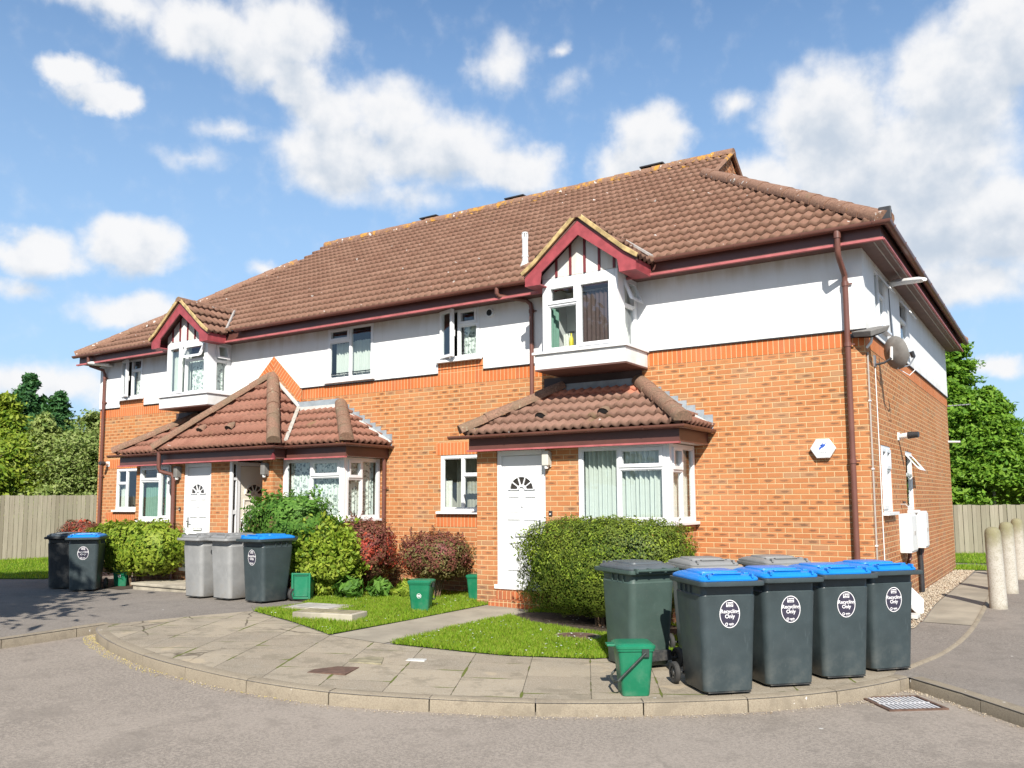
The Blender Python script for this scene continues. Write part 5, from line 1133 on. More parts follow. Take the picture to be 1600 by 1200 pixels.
# ------------------------------------------------------------------ wheelie bins
def plastic(name, col, rough=.45, dirt=(.30,.27,.22), d=.35):
    t = NT(name); n = t.noise(3.5, 5, .6); z = t.node('ShaderNodeSeparateXYZ', {0: t.coord()}).outputs[2]
    c = t.mix(t.ramp(n, .3, .7), tuple(x*.88 for x in col), tuple(min(1, x*1.12) for x in col))
    k = t.math('MULTIPLY', t.ramp(z, .45, -.02), t.ramp(t.noise(7, 5, .7), .42, .72)); c = t.mix(t.math('MULTIPLY', k, d), c, dirt)
    c = t.mix(t.ramp(t.noise(40, 4, .7), .60, .72, 0, d*.35), c, dirt)
    sc2 = t.node('ShaderNodeMapping', {'Vector': t.coord(), 'Scale': (30,30,3)}).outputs[0]; c = t.mix(t.ramp(t.noise(2, 4, .7, sc2), .62, .70, 0, .18), c, tuple(min(1, x*2+.06) for x in col))
    rg = t.ramp(t.noise(5, 4), .3, .7, rough-.06, rough+.12)
    return t.done(t.bsdf(c, rg, t.bump(t.noise(260, 2), .12, .002), .45))
MAT['bin_slate'] = plastic('slate_plastic', (.042,.058,.062), .42, d=.14)
MAT['bin_green'] = plastic('dark_green_plastic', (.055,.088,.075), .48)
MAT['bin_grey'] = plastic('grey_plastic', (.29,.29,.285), .5, (.20,.17,.13), .6)
MAT['bin_black'] = plastic('black_plastic', (.030,.032,.034), .4)
MAT['lid_blue'] = plastic('blue_lid', (.010,.215,.66), .36, (.5,.5,.5), .10)
MAT['lid_grey'] = plastic('grey_lid', (.23,.23,.225), .5, (.45,.43,.40), .3)
MAT['lid_dark'] = plastic('dark_lid', (.085,.098,.105), .4, (.45,.43,.40), .25)
MAT['caddy_green'] = plastic('green_caddy', (.010,.185,.090), .4, (.20,.22,.18), .3)
MAT['caddy_dark'] = plastic('caddy_handle', (.020,.030,.026), .5)
MAT['rubber'] = plain('tyre_rubber', (.045,.043,.040), .8, .2, 12, .003)
MAT['decal_white'] = plain('decal_white', (.82,.80,.80), .5); MAT['decal_dark'] = plain('decal_dark', (.045,.04,.065), .45)

def rrect(w_, d, r_, z, y0=0., n=4):
    pts = []
    for cx_, cy_, a0 in ((w_/2-r_, d/2-r_, 0),(-w_/2+r_, d/2-r_, 90),(-w_/2+r_, -d/2+r_, 180),(w_/2-r_, -d/2+r_, 270)):
        for k in range(n+1):
            a = R(a0+90*k/n); pts.append((cx_+r_*math.cos(a), y0+cy_+r_*math.sin(a), z))
    return pts
def wheelie_bin(label, body, lid, loc, rz, sticker=True, group='wheelie bins', lidopen=0., flat=False, cat='wheelie bin'):
    """front faces local -Y; wheels and hinge at +Y"""
    t = thing('wheelie_bin', label, cat, loc, rz, group)
    m = MB(); rings = []
    for z, w_, d, r_, y0 in ((.022,.44,.46,.055,-.01),(.035,.462,.485,.06,-.01),(.30,.485,.535,.066,.0),(.60,.508,.585,.07,.008),(.80,.522,.615,.07,.012),(.855,.527,.622,.07,.012)):
        rings.append(rrect(w_, d, r_, z, y0))
    m.loft(rings, cap=False); m.add(rings[0], [tuple(range(len(rings[0])))[::-1]])
    # flared collar that swells out between the corner columns
    r2 = []
    for z, w_, d, r_ in ((.852,.528,.624,.07),(.868,.502,.596,.05),(.925,.506,.60,.05),(.945,.54,.64,.045)): r2.append(rrect(w_, d, r_, z, .012))
    m.loft(r2, cap=False)
    for sx in (-1, 1):
        for y in (-.05, .06, .17): m.prism([(y-.008,.94),(y+.008,.94),(y+.004,.865),(y-.004,.865)], sx*.245, sx*.268, 'x')
    b = m.build('body', body, t, smooth=True, bevel=.0)
    m = MB(); o_ = [rrect(.600,.775,.05,z,-.012) for z in (.950,.986)]; i_ = [rrect(.53,.66,.04,z,.008) for z in (.986,.945)]
    m.loft([rrect(.585,.755,.05,.944,-.010)]+o_[:1]+[rrect(.604,.779,.05,.962,-.012)]+o_[1:]+i_, cap=False); m.loft([rrect(.50,.60,.04,.944,.008), rrect(.585,.755,.05,.944,-.010)], cap=False)
    m.build('rim', body, t, smooth=True)
    # lid: shallow dome, raised panel, grip bars, hinge
    m = MB(); lz = .988
    m.loft([rrect(.560,.690,.06,lz,.010), rrect(.563,.693,.06,lz+.014,.010), rrect(.545,.670,.07,lz+.030,.012), rrect(.49,.59,.09,lz+.046,.025), rrect(.45,.52,.09,lz+.052,.035)])
    m.loft([rrect(.40,.36,.06,lz+.050,.06), rrect(.385,.345,.055,lz+.066,.06), rrect(.36,.32,.05,lz+.070,.06)])
    L_ = m.build('lid', lid, t, smooth=True)
    m = MB().box(-.135,.135,-.275,-.225,lz+.052,lz+.064); m.box(-.135,.135,-.262,-.250,lz+.03,lz+.052)
    for sx in (-1, 1): m.obox((sx*.20,-.20,lz+.052), (.022,0,0), (0,.03,0), (0,0,.010))
    m.build('lid_grip', lid, L_, bevel=.006)
    m = MB()
    for sx in (-1, 1): m.obox((sx*.205,-.315,lz+.040), (.010,0,0), (0,.03,0), (0,0,.018))
    m.build('lid_rib', lid, L_, bevel=.004)
    m = MB().tube([(-.235,.40,.985),(.235,.40,.985)], .016, 10)
    for x_ in (-.235, .235, -.09, .09): m.obox((x_,.375,.985), (.012,0,0), (0,.035,0), (0,0,.022))
    m.build('handle', body, t, smooth=False, bevel=.003)
    # axle and wheels
    m = MB().tube([(-.30,.300,.10),(.30,.300,.10)], .013, 8); m.obox((0,.285,.13), (.20,0,0), (0,.03,0), (0,0,.05)); m.build('axle', 'bin_black', t, bevel=.004)
    for sx in (-1, 1):
        x_ = sx*.285; w_ = bpy.data.objects.new('wheel', None); COL.objects.link(w_); w_.parent = t; w_.location = (x_,.300,.100)
        ring_ = lambda r_, x0: [(x0*sx, r_*math.cos(a), r_*math.sin(a)) for a in [k*math.pi/12 for k in range(24)]]
        MB().loft([ring_(.058,-.022), ring_(.088,-.024), ring_(.099,-.014), ring_(.099,.014), ring_(.088,.024), ring_(.058,.022)], cap=False).build('tyre', 'rubber', w_, smooth=True)
        h_ = MB().loft([ring_(.060,-.012), ring_(.060,.010), ring_(.052,.016), ring_(.030,.008), ring_(.022,.024), ring_(.010,.026)])
        for k in range(5):
            a = k*2*math.pi/5; h_.obox((sx*.014, .038*math.cos(a), .038*math.sin(a)), (.004*sx,0,0), (0,.022*math.cos(a),.022*math.sin(a)), (0,-.006*math.sin(a),.006*math.cos(a)))
        h_.build('rim', 'bin_black', w_, smooth=True)
    # moulded front foot line
    MB().box(-.20,.20,-.255,-.245,.020,.030).build('foot', 'bin_black', t)
    if sticker:
        zc, yf = .70, -.292; tilt = math.atan2(.045, .30)
        st_ = bpy.data.objects.new('sticker', None); COL.objects.link(st_); st_.parent = t
        e = lambda a, b, n=36: [(a*math.cos(k*2*math.pi/n), b*math.sin(k*2*math.pi/n)) for k in range(n)]
        zpl = lambda z: -(.5*.585-.008)-(z-.60)*.045-.004
        S_ = lambda x_, z, d=0.: (x_+.0, zpl(zc+z)-d, zc+z)
        m = MB(); m.add([S_(a, b, .0005) for a, b in e(.094,.120)], [tuple(range(36))]); m.build('disc', 'decal_dark', st_, fix=False)
        oo, ii = e(.096,.122), e(.089,.115); m = MB().add([S_(a, b, .0012) for a, b in oo]+[S_(a, b, .0012) for a, b in ii], [(k,(k+1) % 36,36+(k+1) % 36,36+k) for k in range(36)])
        m.add([S_(a, b, .0012) for a, b in ((-.032,.062),(.032,.062),(.032,.100),(-.032,.100))], [(0,1,2,3)])
        m.add([S_(-.030+.014*math.cos(k*.628), -.088+.014*math.sin(k*.628), .0012) for k in range(10)]+[S_(-.030+.008*math.cos(k*.628), -.088+.008*math.sin(k*.628), .0012) for k in range(10)], [(k,(k+1) % 10,10+(k+1) % 10,10+k) for k in range(10)])
        m.build('border', 'decal_white', st_, fix=False)
        for txt, sz, z, mt, x_, bo in (('Recycling', .047, .022, 'decal_white', 0, .0009), ('Only', .047, -.022, 'decal_white', 0, .0009), ('Brent', .025, .088, 'decal_dark', 0, .0006), ('council', .015, .071, 'decal_dark', 0, .0003), ('apale', .022, -.086, 'decal_white', .014, .0006), ('recycling', .010, -.102, 'decal_white', .014, 0)):
            q = text_mesh(txt, sz, 'lettering', mt, st_, bo); p = S_(x_, z, .0024); q.location = p; q.rotation_euler = (R(90)+math.atan(.045)*1., 0, 0)
    return t
bins = [('blue-lidded slate recycling bin nearest the road, its wheel beside the green caddy', (-.62,-4.27), -46), ('blue-lidded slate recycling bin second from the kerb end of the row of four', (-.25,-3.68), -46),
        ('blue-lidded slate recycling bin between the second bin and the rightmost one', (.10,-3.06), -45), ('rightmost blue-lidded recycling bin, beside the gully grate', (.40,-2.44), -40)]
first = None
RB = 'row of blue-lidded recycling bins on the kerb'
def place(x_, y, az_deg, label, src, group):
    c = copy_tree(src); c.location = (x_, y, G(x_, y)+.006); c.rotation_euler = (0,0,R(az_deg+90)); c['label'] = label; c['group'] = group; return c
b0 = wheelie_bin(bins[0][0], 'bin_slate', 'lid_blue', (*bins[0][1], G(*bins[0][1])+.006), R(bins[0][2]+90), True, RB)
for l, (x_, y), a in bins[1:]: place(x_, y, a, l, b0, RB)
MIDG = 'bins in front of the left-hand doors'
place(-8.62, -2.46, -93, 'blue-lidded slate bin beside the two pale grey bins, by the green shrub', b0, MIDG)
place(-13.42, -2.58, -44, 'blue-lidded slate bin in the tree shade next to the black bin', b0, 'bins in the shade by the left hedge')
g0 = wheelie_bin('pale grey bin left of its twin, in front of the white door', 'bin_grey', 'lid_grey', (-10.12,-2.44,G(-9.98,-2.44)+.004), R(-3), False, MIDG)
place(-9.40, -2.45, -93, 'pale grey bin squeezed between its twin and the blue-lidded bin', g0, MIDG)
for x_, y, l in ((-1.30,-2.72,'grey-lidded bin hidden behind the dark green one, only its pale lid showing'), (-.70,-2.05,'grey-lidded bin behind the blue lids, its pale lid against the bricks')): place(x_, y, -46, l, g0, 'grey-lidded bins behind the recycling bins')
k0 = wheelie_bin('black bin with dark lid in the shade by the left hedge', 'bin_black', 'lid_dark', (-14.25,-2.50,G(-14,-2.45)+.004), R(-46+90), False, 'bins in the shade by the left hedge')
gb_ = wheelie_bin('dark green bin turned with its hinge to the road, behind the green caddy', 'bin_green', 'lid_dark', (-1.69,-3.62,G(-1.76,-3.66)+.006), R(146+90), False, 'dark bins beside the recycling row')

def caddy(label, loc, rz, s=1., emblem=True, handle='side', lid=True, group='green food caddies'):
    t = thing('food_caddy', label, 'food caddy', loc, rz, group)
    m = MB(); R_ = [rrect(w_*s, d*s, .03*s, z*s) for z, w_, d in ((.0,.225,.21),(.01,.232,.218),(.34,.285,.275),(.36,.29,.28))]; m.loft(R_, cap=False); m.add(R_[0], [tuple(range(len(R_[0])))[::-1]]); m.build('body', 'caddy_green', t, smooth=True)
    MB().loft([rrect(.305*s,.295*s,.035*s,.345*s), rrect(.312*s,.302*s,.035*s,.368*s), rrect(.28*s,.27*s,.03*s,.369*s), rrect(.28*s,.27*s,.03*s,.346*s)], cap=False).build('rim', 'caddy_green', t, smooth=True)
    if lid:
        l = MB().loft([rrect(.320*s,.312*s,.04*s,.366*s), rrect(.322*s,.314*s,.04*s,.384*s), rrect(.29*s,.28*s,.05*s,.398*s), rrect(.20*s,.19*s,.04*s,.402*s)]).build('lid', 'caddy_green', t, smooth=True)
        MB().prism([(-.07*s,.15*s),(.07*s,.15*s),(.055*s,.215*s),(-.055*s,.215*s)], .372*s, .388*s, 'z').build('lid_catch', 'caddy_green', l, bevel=.004)
    h = MB()
    for sx in (-1, 1): h.obox((sx*.153*s,(-.07 if handle == 'side' else 0.)*s,.335*s), (.012*s,0,0), (0,.028*s,0), (0,0,.03*s))
    if handle == 'side': pth = [(-.165*s,-.07*s,.335*s),(-.160*s,.05*s,.22*s),(-.150*s,.145*s,.125*s),(-.10*s,.165*s,.105*s),(.10*s,.165*s,.105*s),(.150*s,.145*s,.125*s),(.160*s,.05*s,.22*s),(.165*s,-.07*s,.335*s)]
    else: pth = [(-.165*s,0,.345*s),(-.165*s,.10*s,.22*s),(-.14*s,.165*s,.13*s),(.14*s,.165*s,.13*s),(.165*s,.10*s,.22*s),(.165*s,0,.345*s)]
    h.tube(pth, .010*s, 8); h.build('handle', 'caddy_dark', t, smooth=True)
    if emblem:
        m = MB(); y0 = lambda z: -(.1098+(z-.01)*.0875)*s-.003
        zc = .20*s
        m.add([(.034*math.cos(k*.314), y0((zc+.034*math.sin(k*.314))/s), zc+.034*math.sin(k*.314)) for k in range(20)]+[(.028*math.cos(k*.314), y0((zc+.028*math.sin(k*.314))/s), zc+.028*math.sin(k*.314)) for k in range(20)], [(k,(k+1) % 20,20+(k+1) % 20,20+k) for k in range(20)])
        for a, b_ in ((-.022,-.004),(.002,.020)): m.add([(p, y0((zc+q)/s), zc+q) for p, q in ((a,-.012),(b_,-.012),(b_,.014),(a,.014))], [(0,1,2,3)])
        m.build('emblem', 'decal_white', t, fix=False)
    return t
x_, y = -1.20,-4.80; c1 = caddy('green food caddy standing on the slabs in front of the dark green bin', (x_,y,G(x_,y)+.006), R(-36+90), 1.12, False)
c1.rotation_euler.z = R(125)
x_, y = -5.74,-2.14; caddy('green food caddy with white emblem standing on the lawn by the concrete path', (x_,y,G(x_,y)+.012), R(24), 1.10, True, 'back')
x_, y = -5.80,-.66; caddy('dull green food caddy half hidden behind the porch pillar', (x_,y,G(x_,y)+.01), R(20), 1.0, False, 'back')
x_, y = -13.55,-1.75; caddy('green food caddy without lid beside the left hedge', (x_,y,G(x_,y)+.01), R(32), 1.02, True, 'back', False)
x_, y = -8.20,-2.12; ob = thing('open_caddy', 'green caddy with its lid stood on end behind the blue-lidded bin', 'food caddy', (x_,y,G(x_,y)+.01), R(28), 'green food caddies')
MB().loft([rrect(w_, d, .03, z, .16) for z, w_, d in ((.0,.225,.21),(.34,.285,.275),(.36,.30,.29))]).build('body', 'caddy_green', ob, smooth=True)
ld = MB(); fX = lambda a, z, d: (a, d, z); ring(ld, fX, -.155,.155,.02,.43,.03,-.03,.0); ring(ld, fX, -.115,.115,.06,.39,.012,-.022,.004); bars_box(ld, fX, -.125,.125,.05,.40,-.012,.0); ld.build('lid', 'caddy_green', ob, bevel=.006)

# ------------------------------------------------------------------ bollards
def bollard_mat():
    t = NT('bollard_concrete'); z = t.node('ShaderNodeSeparateXYZ', {0: t.coord()}).outputs[2]; n = t.noise(5, 6, .7)
    c = t.mix(n, (.38,.345,.285), (.60,.565,.50)); k = t.ramp(t.math('ADD', z, t.math('MULTIPLY', n, .8)), 1.05, 1.55)
    c = t.mix(k, c, (.25,.23,.13)); c = t.mix(t.ramp(t.noise(60, 4, .7), .50, .64, 0, .6), c, (.24,.21,.155)); c = t.mix(t.ramp(t.noise(7, 5, .7), .52, .64, 0, .45), c, (.30,.27,.20)); c = t.mix(t.ramp(t.math('ADD', z, t.math('MULTIPLY', n, .2)), .22, .12, 0, .5), c, (.3,.26,.2))
    return t.done(t.bsdf(c, .92, t.bump(t.noise(50, 5, .7), .6, .008), .2))
MAT['bollard'] = bollard_mat()
def bollard(label, loc, tilt):
    prof = [(-.1,.118),(0,.118),(.01,.116),(.5,.112),(1.06,.107),(1.11,.098),(1.145,.075),(1.16,.04),(1.163,.0)]
    m = MB().loft([[(r_*math.cos(a), r_*math.sin(a), z) for a in [k*math.pi/12 for k in range(24)]] for z, r_ in prof]); o = m.build('bollard', 'bollard', None, smooth=True)
    o.location = loc; o.rotation_euler = tilt; return tag(o, label, 'bollard', 'concrete bollards beside the side path')
bo = [(1.22,2.36,-.07,(0,R(-1.2),0),'nearest of the three worn concrete bollards, greenish at the top'), (1.27,4.52,-.05,(0,R(-.6),0),'middle concrete bollard, between the nearest one and the slim one behind'), (1.29,7.38,-.05,(R(1),R(.4),0),'farthest concrete bollard, closest to the fence')]
for a in bo: bollard(a[4], a[:3], a[3])

# ------------------------------------------------------------------ fences
def fence_mat():
    t = NT('weathered_boards'); r_ = t.node('ShaderNodeNewGeometry').outputs['Random Per Island']; g = t.noise(1.5, 5, .65, t.node('ShaderNodeMapping', {'Vector': t.coord(), 'Scale': (22,22,1.5)}).outputs[0])
    c = t.mix(r_, (.24,.21,.155), (.40,.355,.275)); c = t.mix(t.ramp(g, .35, .7, 0, .45), c, (.20,.17,.125)); c = t.mix(t.ramp(t.noise(1.1, 4), .4, .7, 0, .3), c, (.27,.27,.19))
    return t.done(t.bsdf(c, .9, t.bump(g, .35, .006), .15))
MAT['boards'] = fence_mat()
def fence(label, a, b, zt, zb=-.1, bw=.10):
    a, b = Vector(a), Vector(b); L = (b-a).length; d = (b-a).normalized(); n = Vector((-d.y, d.x)); t = thing('fence', label, 'fence', (a.x,a.y,0)); k = 0.; m = MB(); i = 0
    while k < L:
        w_ = bw*random.uniform(.85, 1.15); p = d*k; q = d*(k+w_-.007); o_ = n*(.0 if i % 2 else .018); z = zt+random.uniform(-.012, .012)
        v = [(p.x+o_.x,p.y+o_.y),(q.x+o_.x+n.x*.006,q.y+o_.y+n.y*.006),(q.x+o_.x+n.x*.02,q.y+o_.y+n.y*.02),(p.x+o_.x+n.x*.022,p.y+o_.y+n.y*.022)]; m.prism(v, zb, z, 'z'); k += w_; i += 1
    m.build('board_panel', 'boards', t)
    k = 0.
    r_ = MB()
    for z in (.35, zt-.35): r_.obox((d.x*L/2+n.x*.06, d.y*L/2+n.y*.06, z), (d.x*L/2,d.y*L/2,0), (n.x*.03,n.y*.03,0), (0,0,.04))
    r_.build('rail', 'boards', t)
    while k <= L: MB().obox((d.x*k+n.x*.11, d.y*k+n.y*.11, zt/2), (d.x*.05,d.y*.05,0), (n.x*.05,n.y*.05,0), (0,0,zt/2+.0)).build('post', 'boards', t); k += 2.4
    return t
fence('tall weathered close-board fence left of the house', (-30.8,-15.2), (-19.6,8.2), 1.73, bw=.115)
fence('low weathered board fence beyond the lawn right of the house', (-6.,13.0), (12.,20.2), 1.31, bw=.115)
# ------------------------------------------------------------------ foliage
def leaves(name, P, Nn, size, mat, parent=None, aspect=1.7, flat=.45, seed=1, droop=0.):
    """one diamond leaf per point, turned mostly towards Nn"""
    g = np.random.default_rng(seed); n = len(P); P = np.asarray(P, float); Nn = np.asarray(Nn, float)
    v = Nn+g.normal(0, flat, (n,3)); v /= np.linalg.norm(v, axis=1)[:,None]+1e-9; r_ = g.normal(0, 1, (n,3)); r_[:,2] -= droop*2
    a = r_-v*(r_*v).sum(1)[:,None]; a /= np.linalg.norm(a, axis=1)[:,None]+1e-9; b = np.cross(v, a); s = size*g.uniform(.6, 1.35, n)[:,None]
    c = np.stack([P-a*s*aspect*.5, P+b*s*.42-v*s*.12, P+a*s*aspect*.5, P-b*s*.42-v*s*.12], 1).reshape(-1,3)
    return np_mesh(name, c, (np.arange(n)*4)[:,None]+np.array([0,1,2,3]), mat, parent)
def vnoise(P, f, seed=0): return np.array([noise.noise(Vector((p[0]*f+seed, p[1]*f, p[2]*f))) for p in P])
def shrub_points(n, rad, ctr, power=2.6, shell=.30, bump=.12, bf=3., seed=1, zmin=-9):
    g = np.random.default_rng(seed); d = g.normal(0, 1, (n,3)); d /= np.linalg.norm(d, axis=1)[:,None]
    k = 1/(np.abs(d[:,0])**power+np.abs(d[:,1])**power+np.abs(d[:,2])**power)**(1/power)
    nb = vnoise(d*k[:,None]*np.array(rad), bf, seed); rr = k*(1+bump*nb)*(1-shell*g.random(n)**2.2); P = d*rr[:,None]*np.array(rad)
    Nn = np.sign(d)*(np.abs(d)**(power-1))/np.array(rad); Nn /= np.linalg.norm(Nn, axis=1)[:,None]; P = P+np.array(ctr); m = P[:,2] > zmin
    return P[m], Nn[m]
def stems(t, n, r0, h, spread, mat='twig', name='stem', seed=0, extra=None):
    g = random.Random(seed); m = MB()
    if extra: m.merge(extra)
    for i in range(n):
        a = g.uniform(0, 6.28); s = g.uniform(.2, 1)*spread; p0 = (math.cos(a)*s*.35, math.sin(a)*s*.35, -.03); hh = h*g.uniform(.7, 1)
        m.tube([p0, (math.cos(a)*s*.6+g.uniform(-.04,.04), math.sin(a)*s*.6, hh*.5), (math.cos(a)*s, math.sin(a)*s, hh)], [r0, r0*.7, r0*.3], 6)
    return m.build(name, mat, t)
MAT['hedge_leaf'] = leaf_mat('hedge_leaves', ((.030,.058,.009),(.055,.10,.011),(.105,.155,.016),(.21,.25,.04)), .22, .36)
MAT['hedge_leaf2'] = leaf_mat('bright_hedge_leaves', ((.085,.16,.016),(.16,.26,.02),(.25,.34,.03),(.34,.40,.05)), .3, .4)
MAT['lime_leaf'] = leaf_mat('lime_shrub_leaves', ((.12,.22,.018),(.22,.33,.03),(.32,.42,.04),(.40,.46,.07)), .35, .42)
MAT['fresh_leaf'] = leaf_mat('fresh_green_leaves', ((.05,.14,.02),(.085,.21,.03),(.13,.28,.04),(.18,.33,.06)), .35, .4)
MAT['red_leaf'] = leaf_mat('dark_red_leaves', ((.11,.055,.035),(.22,.06,.055),(.32,.085,.085),(.19,.14,.055)), .3, .42)
MAT['scarlet_leaf'] = leaf_mat('scarlet_leaves', ((.42,.05,.035),(.58,.09,.06),(.48,.13,.06)), .35, .4)
MAT['olive_leaf'] = leaf_mat('olive_leaves', ((.12,.12,.04),(.20,.17,.06),(.27,.22,.085)), .3, .42)
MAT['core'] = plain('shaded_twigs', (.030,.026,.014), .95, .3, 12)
def shoots(t, n, rad, zc, L, size, mat, seed, power=2.6, per=9):
    g = np.random.default_rng(seed+77); P0, N0 = shrub_points(n, rad, (0,0,zc), power, .02, .2, 3., seed+5, zc-rad[2]*.55); P = []; Q = []; m = MB()
    for p, q in zip(P0, N0):
        d = q*.6+np.array([0,0,.75])+g.normal(0, .28, 3); d /= np.linalg.norm(d); l = L*g.uniform(.35, 1.25); m.tube([tuple(p-d*.08), tuple(p+d*l)], [.0032, .0015], 3, cap=False)
        for k in range(per): P.append(p+d*l*(k+.5)/per+g.normal(0, size*.35, 3)); Q.append(g.normal(0, 1, 3)+np.array([0,0,.6]))
    return np.array(P), np.array(Q), m
def shrub(name, label, cat, loc, rad, n, size, mat, power=2.6, shell=.3, bump=.12, bf=3., seed=1, extra=(), base=.22, core=.74, group=None, zmin=.06, flat=.6, sh=(0, .1)):
    t = thing(name, label, cat, loc, 0, group); zc = rad[2]+base
    P, Q = shrub_points(n, rad, (0,0,zc), power, shell, bump, bf, seed, zmin); sm_ = None
    if sh[0]: P2, Q2, sm_ = shoots(t, sh[0], rad, zc, sh[1], size, mat, seed, power); P = np.concatenate([P, P2]); Q = np.concatenate([Q, Q2])
    lv = leaves('foliage', P, Q, size, mat, t, seed=seed, flat=flat)
    for k, (mt, frac, x0, z0, sx, sz) in enumerate(extra):
        P, Q = shrub_points(int(n*frac), [r_*1.02 for r_ in rad], (0,0,zc), power, shell*.6, bump, bf, seed+9+k, zmin); mk = ((P[:,0]-x0)/sx)**2+((P[:,2]-z0)/sz)**2 < 1
        if mk.sum(): leaves('foliage', P[mk], Q[mk], size*1.05, mt, t, seed=seed+20+k)
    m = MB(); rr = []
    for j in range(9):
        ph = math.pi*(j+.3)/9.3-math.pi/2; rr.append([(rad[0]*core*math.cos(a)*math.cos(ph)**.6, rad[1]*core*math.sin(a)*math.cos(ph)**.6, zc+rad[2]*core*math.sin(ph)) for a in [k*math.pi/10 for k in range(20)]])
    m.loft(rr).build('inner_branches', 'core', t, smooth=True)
    stems(t, 9, .016, base+rad[2]*.9, min(rad[0], rad[1])*.7, seed=seed); return t
shrub('hedge', 'large clipped rounded green hedge below the right-hand bay window', 'hedge', (-3.05,-1.66,-.12), (1.13,.58,.61), 88000, .0195, 'hedge_leaf', 4.6, .42, .14, 7., 5, [('hedge_leaf2',.30,.2,1.05,1.4,.45)], base=.14, core=.62, flat=1.2, sh=(260, .055))  # light put into leaf colour: brighter leaves on top, darker below
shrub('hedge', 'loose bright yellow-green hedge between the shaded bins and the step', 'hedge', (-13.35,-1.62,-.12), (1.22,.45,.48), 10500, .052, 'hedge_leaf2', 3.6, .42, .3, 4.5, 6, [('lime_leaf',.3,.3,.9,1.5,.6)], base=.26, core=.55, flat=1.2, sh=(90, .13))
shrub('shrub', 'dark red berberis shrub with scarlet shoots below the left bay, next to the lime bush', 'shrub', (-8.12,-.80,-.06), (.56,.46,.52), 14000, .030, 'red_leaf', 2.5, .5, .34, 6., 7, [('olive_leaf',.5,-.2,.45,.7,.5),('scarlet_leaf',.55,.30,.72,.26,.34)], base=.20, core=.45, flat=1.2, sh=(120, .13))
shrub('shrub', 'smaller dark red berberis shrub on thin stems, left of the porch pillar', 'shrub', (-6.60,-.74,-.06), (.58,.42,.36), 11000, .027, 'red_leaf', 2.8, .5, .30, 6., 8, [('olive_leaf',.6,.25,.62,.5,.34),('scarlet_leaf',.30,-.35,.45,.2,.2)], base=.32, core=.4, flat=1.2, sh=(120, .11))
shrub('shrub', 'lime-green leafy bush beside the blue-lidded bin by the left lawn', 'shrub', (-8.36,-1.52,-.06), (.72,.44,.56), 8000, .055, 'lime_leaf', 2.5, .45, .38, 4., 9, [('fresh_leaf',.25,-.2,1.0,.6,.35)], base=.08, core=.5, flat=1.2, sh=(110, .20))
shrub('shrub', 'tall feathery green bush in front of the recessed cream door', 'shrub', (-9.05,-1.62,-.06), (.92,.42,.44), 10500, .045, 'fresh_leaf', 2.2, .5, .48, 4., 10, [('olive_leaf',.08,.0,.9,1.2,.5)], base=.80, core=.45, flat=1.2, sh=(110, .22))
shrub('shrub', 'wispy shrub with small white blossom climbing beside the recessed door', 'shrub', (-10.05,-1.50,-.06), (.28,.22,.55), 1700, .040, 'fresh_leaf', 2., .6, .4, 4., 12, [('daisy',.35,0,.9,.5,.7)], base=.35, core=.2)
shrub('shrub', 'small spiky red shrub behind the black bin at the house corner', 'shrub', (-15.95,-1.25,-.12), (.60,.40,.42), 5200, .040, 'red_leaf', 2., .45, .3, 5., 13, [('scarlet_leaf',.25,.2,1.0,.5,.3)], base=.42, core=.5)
for k, (x_, y, s) in enumerate(((-7.35,-1.20,.20),(-6.95,-1.0,.16),(-7.7,-1.55,.22),(-7.15,-.75,.18))):
    t = thing('garden_plant', ('low leafy green plant at the foot of the lime bush','small leafy seedling plant at the foot of the brick wall','low leafy plant in front of the scarlet shoots','broad-leaved plant between the two red shrubs')[k], 'plant', (x_,y,-.05), 0, 'low leafy plants in the bed')
    P, Q = shrub_points(230, (s,s,s*.8), (0,0,s*.7), 2., .6, .3, 4., 30+k, 0.); leaves('foliage', P, Q, .075, 'lime_leaf' if k % 2 else 'fresh_leaf', t, seed=k, aspect=2.2); stems(t, 7, .005, s*1.2, s*.7, seed=k)

# ------------------------------------------------------------------ trees
MAT['bark'] = plain('bark', (.16,.12,.085), .95, .3, 9, .02, 25); MAT['pale_bark'] = plain('pale_bark', (.48,.44,.37), .9, .2, 9, .01, 25)
def tree_leafmat(n, a, b, c, d, tr=.3): MAT[n] = leaf_mat(n, (a,b,c,d), tr, .5)
tree_leafmat('golden_conifer', (.09,.18,.014), (.16,.26,.02), (.25,.34,.03), (.34,.39,.05)); tree_leafmat('dark_conifer', (.025,.085,.030), (.045,.13,.040), (.07,.18,.055), (.095,.22,.07))
tree_leafmat('weeping_conifer', (.13,.20,.045), (.20,.28,.06), (.28,.35,.09), (.35,.40,.13)); tree_leafmat('shrub_green', (.13,.21,.04), (.24,.31,.08), (.38,.42,.16), (.17,.25,.05)); tree_leafmat('maple_green', (.06,.16,.015), (.12,.27,.025), (.20,.37,.035), (.28,.44,.06), .42)
tree_leafmat('dark_broadleaf', (.020,.050,.012), (.035,.075,.018), (.055,.10,.022), (.075,.13,.03)); tree_leafmat('brown_broadleaf', (.10,.085,.05), (.14,.115,.07), (.18,.14,.09), (.09,.11,.03))
